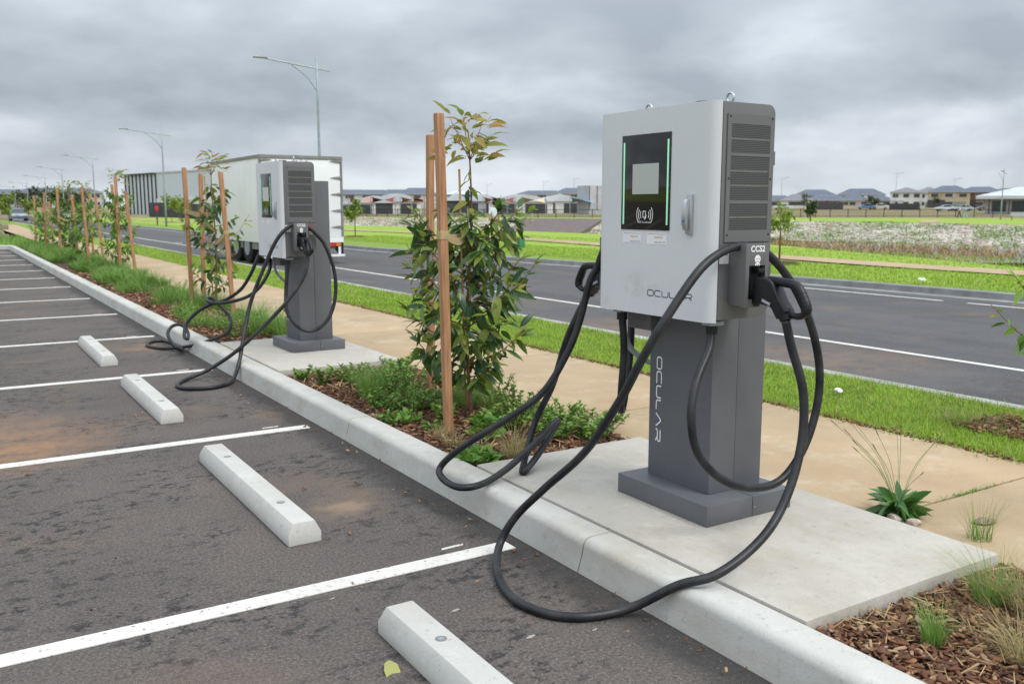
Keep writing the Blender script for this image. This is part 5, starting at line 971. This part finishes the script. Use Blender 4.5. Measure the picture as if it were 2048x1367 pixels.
# warehouse
a0, a1 = polar(az(253), 205), polar(az(440), 168); d = (a1 - a0).normalized(); L = (a1 - a0).length; rz = math.atan2(d.y, d.x); r = empty('warehouse', (a0.x, a0.y, 0), 'pale flat-roofed warehouse with dark vertical fins at one end', 'building', rz=rz)
MB().box(0, L, 0, 12, -.5, 7.9).build('wall', flatc('warehouse_panel', (.58, .64, .66), (.54, .6, .62), .6, .1), r); MB().box(L * .38, L + .1, -.1, 12.1, 7.901, 8.2).build('parapet', WALLS['grey'], r); MB().box(L * .38, L - .2, -.3, -.02, 1.4, 3.2).build('wall_band', WALLS['white'], r)
for k in range(9): x = .3 + k * L * .36 / 8; MB().box(x, x + .3, -.2, -.02, .2, 8.1).build('fin', WALLS['dark'], r)
MB().box(0, L * .375, -.5, -.05, 7.9, 8.15).build('fin_rail', WALLS['dark'], r)
# distant roofs at the left
for a, dist, w_, lab in ((.2, 320, 20, 'distant dark-roofed house at the far left edge'), (3.0, 330, 22, 'distant house left of the first street lights'), (5.1, 300, 16, 'distant house with a dark pitched roof behind the saplings'), (7.0, 300, 14, 'distant house behind the saplings, right of the pitched roof')):
    house(a, dist, w_, 10, 2, 'grey', 'slate', lab, hr=1.8, grp='distant houses at the end of the road')
# trees
def tree(x, y, h, rad, label, mat='street', n=500, leaf=.14, trunk=.03, z=None, grp='young street trees', ring=True):
    z = float(ground_h(x, y)) if z is None else z; O = Vector((x, y, z)); r = empty('street_tree' if ring else 'tree', O, label, 'tree', grp)
    MB().tube([(0, 0, -.1), (.01, 0, h * .4), (0, .02, h * .85)], [trunk, trunk * .8, trunk * .3], 7).build('trunk', MT['bark'], r, smooth=True)
    cl = rng.normal(size=(14, 3)); cl /= np.linalg.norm(cl, axis=1, keepdims=True); cl = cl * rad * rng.uniform(.3, .9, (14, 1)) * np.array([1, 1, 1.15]) + np.array([0, 0, h * .66])
    P = cl[rng.integers(0, 14, n)] + rng.normal(0, rad * .2, (n, 3)); D = rng.normal(size=(n, 3)); D[:, 2] -= .3; Lf = leaf * rng.uniform(.6, 1.4, n)
    leaf_cloud('crown', P, D, Lf, Lf * .5, MT[mat], r, None)
    if ring: MB().tube([(0, 0, .0), (0, 0, .05)], [.55, .45], 16).build('mulch_ring', MT['mulch'], r)
    return r
tree(18.1, 44, 1.9, .5, 'young street tree just right of the trailer', z=.1); tree(19.1, 17.0, 1.75, .42, 'young street tree right of the near charger', z=.1, n=420, leaf=.1); tree(17.4, 78, 2.4, .7, 'young street tree past the trailer on the far verge', z=.08)
for (x, y, lab) in ((9, 118, 'yellow-green young tree near the end of the footpath'), (6.2, 104, 'small yellow-green tree by the distant lawn'), (20, 96, 'young tree below the pale warehouse'), (24, 110, 'young tree by the dark solid fence')): tree(x, y, 3.0, .9, lab, n=400, leaf=.25)
for k in range(11): a = -.5 + k * .75; p = polar(a, 225 + 20 * math.sin(k * 2.3)); tree(p.x, p.y, 4.2 + math.sin(k) * .8, 2.3, 'dark tree in the belt at the end of the road, %s from the left' % ['first', 'second', 'third', 'fourth', 'fifth', 'sixth', 'seventh', 'eighth', 'ninth', 'tenth', 'last'][k], 'darktree', 420, .6, .12, grp='dark trees at the end of the road', ring=False)
for k, (a, dd, h) in enumerate(((49.6, 268, 4.6), (53.2, 262, 4.0), (53.55, 260, 3.4), (56.75, 262, 3.8), (50.0, 100, 2.1), (59.6, 280, 3))): p = polar(a, dd); tree(p.x, p.y, h, h * .3, ['brownish slim tree before the low white house', 'slim tree before the small low house', 'small tree beside the parked cars', 'round green tree left of the green garage door', 'dark bushy tree on top of the rocky bank', 'small tree beside the dark house'][k], 'darktree', 300, .35, .08, grp='small trees before the houses', ring=False)
# rocky bank
def bankmat():
    m, nt, b = newmat('stony_slope'); v = ocoord(nt)
    c = ramp(nt, noise(nt, v, 2.2, 5, .7), [(.35, (.32, .27, .22)), (.5, (.50, .45, .40)), (.62, (.60, .56, .52))])
    c = mixc(nt, ramp(nt, noise(nt, v, .55, 5, .65), [(.52, 0.0), (.62, .8)]), c, (.17, .19, .07)); setb(nt, b, c, .95, noise(nt, v, 3, 5), .2, .8); return m
yb_ = np.linspace(20, 127, 110); ub = np.linspace(.1, 13.2, 14); YB, UB = np.meshgrid(yb_, ub, indexing='ij'); XB = np.interp(YB, FB[:, 0], FB[:, 1]) - UB; ii = np.arange(XB.size).reshape(XB.shape)
tag(npmesh('stony_bank', np.stack([XB, YB, ground_h(XB, YB) + .05 + .04 * np.sin(XB * 5) * np.sin(YB * 4)], -1), np.stack([ii[:-1, :-1], ii[1:, :-1], ii[1:, 1:], ii[:-1, 1:]], -1).reshape(-1, 4), bankmat(), smooth=True), kind='structure')
n = 9000; yy = rng.uniform(22, 125, n); b = np.interp(yy, FB[:, 0], FB[:, 1]); xx = b - rng.uniform(.2, 13.5, n); s = rng.uniform(.07, .24, n) * np.where(rng.uniform(0, 1, n) > .85, 1.5, 1)
c = np.array([(-1, -1, -1), (1, -.7, -1), (.8, 1, -1), (-.9, .8, -1), (-.6, -.7, 1), (.7, -.5, .8), (.5, .6, 1), (-.6, .7, .9)]) * .5
V = (c[None] + rng.normal(0, .1, (n, 8, 3))) * s[:, None, None] * np.array([1.2, 1.2, .6]); an = rng.uniform(0, 6.28, n); ca, sa = np.cos(an)[:, None], np.sin(an)[:, None]; V2 = V.copy(); V2[..., 0] = V[..., 0] * ca - V[..., 1] * sa; V2[..., 1] = V[..., 0] * sa + V[..., 1] * ca
V2 += np.stack([xx, yy, ground_h(xx, yy) + .08], 1)[:, None]; f = np.array([(0, 3, 2, 1), (4, 5, 6, 7), (0, 1, 5, 4), (1, 2, 6, 5), (2, 3, 7, 6), (3, 0, 4, 7)])
tag(npmesh('bank_rocks', V2, (np.arange(n)[:, None, None] * 8 + f[None]).reshape(-1, 4), MT['rocks'], None, 'stuff'), 'pale rocks covering the far bank of the creek', 'rocks')
def scatter(name, n, mat, y0, y1, d0, d1, h0, h1, wd, label, side='F', clump=None, lean=(.1, .8)):
    yy = rng.uniform(y0, y1, n); b = np.interp(yy, FB[:, 0], FB[:, 1]); xx = b - rng.uniform(d0, d1, n)
    if clump: cx, cy = rng.uniform(0, 1, clump), rng.uniform(y0, y1, clump); k = rng.integers(0, clump, n); yy = cy[k] + rng.normal(0, .5, n); b = np.interp(yy, FB[:, 0], FB[:, 1]); xx = b - (d0 + (d1 - d0) * cx[k]) + rng.normal(0, .5, n)
    return tag(blades(name, xx, yy, ground_h(xx, yy), rng.uniform(h0, h1, n), rng.uniform(*lean, n), rng.uniform(0, 6.28, n), wd * rng.uniform(.6, 1.4, n), MT[mat], 2), label, 'plants')
scatter('bank_plants', 26000, 'tuft', 22, 125, .5, 13, .12, .4, .08, 'green tufts growing between the bank rocks', clump=600, lean=(.3, 1.2)); scatter('bank_straw', 9000, 'reed', 22, 125, .3, 13, .12, .3, .06, 'straw-coloured tufts between the bank rocks', clump=500, lean=(.3, 1.2))
scatter('creek_reeds', 26000, 'reed', 8, 62, 15, 36, .25, .55, .05, 'brown reed bed filling the creek', lean=(.6, 1.8)); scatter('green_reeds', 7000, 'reedgreen', 20, 62, 16, 27, .4, .7, .06, 'dark green reeds standing in the creek', clump=60)
n = 26000; yy = rng.uniform(4, 60, n); aN = np.interp(yy, NB[:, 0], NB[:, 1]); xx = aN + rng.uniform(1.6, 14, n); ok = np.hypot((xx - 33) / 7, (yy - 25) / 9) > 1.0; xx, yy = xx[ok], yy[ok]; n = len(xx); tag(blades('near_reeds', xx, yy, ground_h(xx, yy), np.clip(.16 + .045 * (xx - np.interp(yy, NB[:, 0], NB[:, 1])), .15, .62) * rng.uniform(.5, 1.1, n), rng.uniform(.5, 1.6, n), rng.uniform(0, 6.28, n), np.full(n, .028), MT['reed'], 2), 'brown reeds along the near side of the creek', 'reeds')
# concrete outfall at the right
tag(MB().add([(38, 16, -1.4), (50, 16, -1.4), (52, 22, -1.2), (40, 21.5, -1.2), (38, 16, -.75), (50, 16, -.2), (52, 22, -.2), (40, 21.5, -.75)], [(0, 3, 2, 1), (4, 5, 6, 7), (0, 1, 5, 4), (1, 2, 6, 5), (2, 3, 7, 6), (3, 0, 4, 7)]).build('creek_outfall', MT['kerb']), 'pale concrete creek outfall among the reeds at the right edge', 'outfall')
# dark earth chute in the bank behind the sapling
p = [(63.5, 82, .06), (58.5, 90.5, .06), (50.5, 83, -1.6), (55, 76, -1.6)]; tag(MB().add([(*q[:2], q[2] + .25) for q in p] + [(*q[:2], q[2] - .3) for q in p], [(0, 1, 2, 3), (7, 6, 5, 4), (0, 4, 5, 1), (1, 5, 6, 2), (2, 6, 7, 3), (3, 7, 4, 0)]).build('spillway', M('spillway_rock', (.17, .13, .12), (.11, .09, .085), 3, .95, 8, .5, .05)), 'dark stone spillway in the bank behind the sapling', 'spillway')
for k, a in enumerate((32.2, 32.75, 33.3)): q = polar(a, 104); tag(MB().tube([(q.x, q.y, -.1), (q.x, q.y, .82), (q.x, q.y, .9)], [.11, .11, .05], 8).build('bollard', STONE), ['left', 'middle', 'right'][k] + ' pale bollard above the spillway', 'bollard', 'bollards above the spillway')
# service pillars
GRN = flatc('green_pillar_paint', (.05, .2, .09)); YEL = flatc('yellow_cap', (.7, .42, .02))
for k, (x, y) in enumerate(((18.0, 29.0), (18.35, 28.7))):
    r = empty('service_pillar', (x, y, .09), ['left green service pillar with yellow cap on the far verge', 'right green service pillar with yellow cap on the far verge'][k], 'service pillar', 'green service pillars'); MB().box(-.125, .125, -.12, .12, -.1, .38).build('housing', GRN, r, bevel=.03); MB().box(-.128, .128, -.123, .123, .381, .44).build('cap', YEL, r, bevel=.02)
r = empty('marker_post', (15.9, 82, .08), 'thin post with a red round marker beside the second street light', 'sign'); MB().box(-.05, .05, -.05, .05, -.1, 1.2).build('post', WALLS['dark'], r); MB().box(-.14, .14, -.05, .05, 1.2, 1.6).build('marker', MT['red'], r, bevel=.05)
# block wall at far left
r = empty('stone_wall', (3.0, 51.2, .05), 'low wall of grey-brown stone blocks at the left edge', 'wall'); SW = islandmat('wall_block', [(0, (.22, .18, .13)), (.5, (.3, .25, .19)), (1, (.38, .33, .27))], .9, 20); bme = MB().box(-.28, .28, -.2, .2, -.11, .11).build('stone_block', SW, r, bevel=.03); first = True
for row in range(6):
    for k in range(9):
        o = bme if first else bme.copy()
        if not first: col.objects.link(o); o.parent = r
        first = False; o.location = (-.29 - k * .575 - (row % 2) * .28, random.uniform(-.02, .02), .13 + row * .225)
n = 2500; tag(blades('wall_top_grass', rng.uniform(-2.5, 2.6, n), rng.uniform(51.5, 54, n), np.full(n, 1.2), rng.uniform(.3, .8, n), rng.uniform(.2, 1, n), rng.uniform(0, 6.28, n), np.full(n, .03), MT['tuftdry'], 2), 'pale grass spilling over the block wall', 'grass'); tag(MB().box(-10, 2.6, 51.42, 60, 0, 1.25).build('terrace', MT['lawn']), kind='structure')
# cars
GLS = M('car_glass', (.03, .04, .05), (.05, .06, .07), 2, .08)
def car(x, y, rz, colr, label, z=None, grp='parked cars'):
    z = float(ground_h(x, y)) if z is None else z; r = empty('parked_car', (x, y, z), label, 'car', grp, rz)
    m = M('car_paint_' + label[:8], colr, tuple(c * .9 for c in colr), 2, .25, coat=.6)
    MB().prism([(-2.15, .3), (-2.2, .62), (-2.05, .86), (-1.2, .95), (-.6, 1.42), (.9, 1.45), (1.65, .98), (2.1, .9), (2.2, .6), (2.15, .3)], 'y', -.86, .86).build('body', m, r, bevel=.06)
    for s in (-1, 1): MB().prism([(-1.02, .96), (-.5, 1.36), (.85, 1.38), (1.4, .98)], 'y', min(s * .862, s * .868), max(s * .862, s * .868)).build('side_window', GLS, r)
    MB().add([(-1.26, -.72, .98), (-1.26, .72, .98), (-.68, .7, 1.4), (-.68, -.7, 1.4)], [(0, 1, 2, 3)]).build('windscreen', GLS, r)
    for xx in (-1.35, 1.35):
        for s in (-1, 1): wv = MB().tube([(xx, s * .7, .32), (xx, s * .9, .32)], .32, 18).build('wheel', MT['tyre'], r, smooth=True, autos=40); MB().tube([(xx, s * .9, .32), (xx, s * .91, .32)], .2, 12).build('rim', MT['chrome'], wv)
    for s in (-1, 1): MB().box(-2.2, -2.14, s * .62 - .18, s * .62 + .18, .62, .76).build('headlight', MT['white'], r)
for a, dd, c, rr, lab in ((48.35, 262, (.5, .55, .6), .3, 'silver car parked by the blue-grey roofed house'), (53.05, 262, (.1, .22, .4), .2, 'blue car behind the fence by the small low house'), (53.8, 266, (.6, .6, .6), .1, 'white car beside the small low house'), (57.2, 240, (.6, .62, .64), .4, 'white car in front of the tan two-storey house'), (58.1, 240, (.4, .46, .55), .35, 'grey-blue car right of the white one'), (59.3, 246, (.12, .13, .15), .3, 'dark car beside the hall')):
    p = polar(a, dd); car(p.x, p.y, -R(a) + rr, c, lab)
car(11.2, 104, R(88), (.3, .4, .45), 'pale blue car on the road behind the fourth sapling', z=.0); car(8.2, 122, R(90), (.2, .25, .32), 'distant blue-grey car at the end of the road', z=.0)
# people
SKIN = flatc('skin', (.42, .26, .19)); HAIR = {'black': flatc('black_hair', (.012, .01, .01)), 'fair': flatc('fair_hair', (.3, .2, .1))}
def person(x, y, rz, h, shirt, trousers, hair, label, z=None, stride=.14):
    z = float(ground_h(x, y)) + .01 if z is None else z; r = empty('person', (x, y, z), label, 'person', None, rz); k = h / 1.75
    def skin(name, pts, edges, rads, mat, parent):
        me = bpy.data.meshes.new(name); me.from_pydata([Vector(p) * k for p in pts], edges, []); o = bpy.data.objects.new(name, me); col.objects.link(o); o.parent = parent
        o.modifiers.new('skin', 'SKIN'); 
        for v, rd in zip(me.skin_vertices[0].data if me.skin_vertices else [], rads): v.radius = (rd[0] * k, rd[1] * k) if isinstance(rd, tuple) else (rd * k, rd * k)
        if not me.skin_vertices:
            pass
        else: me.skin_vertices[0].data[0].use_root = True
        s = o.modifiers.new('sub', 'SUBSURF'); s.levels = 2; s.render_levels = 2; me.materials.append(mat); return o
    st = stride
    P = [(0, 0, .95), (0, 0, 1.15), (0, .0, 1.38), (0, 0, 1.50), (0, .01, 1.56), (0, .02, 1.66), (0, .02, 1.73), (.17, 0, 1.42), (.23, st * .6, 1.14), (.24, st * 1.3, .9), (.24, st * 1.5, .8), (-.17, 0, 1.42), (-.23, -st * .6, 1.14), (-.24, -st * .8, .9), (-.24, -st * .8, .8), (.09, 0, .88), (.1, -st * .7, .5), (.1, -st * 2, .1), (.1, -st * 2 + .14, .04), (-.09, 0, .88), (-.1, st * 1.2, .5), (-.1, st * 1.6, .08), (-.1, st * 1.6 + .16, .04)]
    E_ = [(0, 1), (1, 2), (2, 3), (3, 4), (4, 5), (5, 6), (2, 7), (7, 8), (8, 9), (9, 10), (2, 11), (11, 12), (12, 13), (13, 14), (0, 15), (15, 16), (16, 17), (17, 18), (0, 19), (19, 20), (20, 21), (21, 22)]
    Rr = [(.13, .1), (.13, .1), (.15, .1), .055, .06, .09, .06, .06, .045, .035, .03, .06, .045, .035, .03, .085, .06, .042, .04, .085, .06, .042, .04]
    b = skin('body', P, E_, Rr, SKIN, r)
    skin('shirt', [P[0], P[1], P[2], P[7], P[8], P[11], P[12], (0, 0, 1.46)], [(0, 1), (1, 2), (2, 3), (3, 4), (2, 5), (5, 6), (2, 7)], [(.16, .125), (.155, .12), (.175, .125), .08, .062, .08, .062, .08], shirt, r)
    skin('trousers', [(0, 0, .97), P[15], P[16], P[17], P[19], P[20], P[21]], [(0, 1), (1, 2), (2, 3), (0, 4), (4, 5), (5, 6)], [(.15, .12), .1, .075, .06, .1, .075, .06], trousers, r)
    bm = bmesh.new(); bmesh.ops.create_uvsphere(bm, u_segments=12, v_segments=8, radius=.105 * k)
    for v in bm.verts: v.co.z = v.co.z * 1.15 + 1.685 * k; v.co.y = v.co.y * 1.05 - .012 * k
    me = bpy.data.meshes.new('hair'); bm.to_mesh(me); bm.free(); me.materials.append(hair); o = bpy.data.objects.new('hair', me); col.objects.link(o); o.parent = r
    return r
PALE = flatc('pale_shirt', (.6, .66, .75)); person(22.6, 37.7, -R(25), 1.74, PALE, WALLS['dark'], HAIR['black'], 'person in a pale shirt walking away on the far footpath', z=.12)
p = polar(57.95, 140); person(p.x, p.y, R(30), 1.72, WALLS['white'], WALLS['dark'], HAIR['fair'], 'distant person in white top and black trousers by the far fence'); p = polar(58.25, 140); person(p.x, p.y, R(30), 1.70, flatc('aqua_cloth', (.35, .62, .64)), flatc('aqua_cloth2', (.33, .58, .6)), HAIR['fair'], 'distant person in a long aqua top by the far fence')
# distant lights, bollard furniture
pole(*polar(60.0, 128)[:2], 6.2, 'pale light pole on the lawn across the creek', arm=.6, grp='distant light poles'); 
for k, (a, dd, h) in enumerate(((48.3, 300, 11), (54.6, 300, 12), (57.6, 330, 11), (34.0, 330, 11), (30.5, 330, 10), (35.9, 330, 12))): q = polar(a, dd); pole(q.x, q.y, h, ['thin distant light pole right of the near charger', 'thin distant light pole between the two-storey houses', 'thin distant light pole above the tan house', 'thin distant light pole behind the pale sheds', 'thin distant light pole behind the sapling leaves', 'thin distant light pole left of the near charger'][k], 2.0, -R(a) + math.pi, 'distant light poles')
r = empty('park_bench', (*polar(60.9, 122)[:2], .1), 'small bench on the lawn across the creek near the light pole', 'bench', rz=-R(60.9)); MB().box(-.9, .9, -.25, .25, .42, .48).build('seat', WALLS['grey'], r); MB().box(-.9, .9, .22, .27, .5, .9).build('backrest', WALLS['grey'], r); [MB().box(x, x + .08, -.2, .2, -.1, .42).build('leg', WALLS['dark'], r) for x in (-.8, .72)]
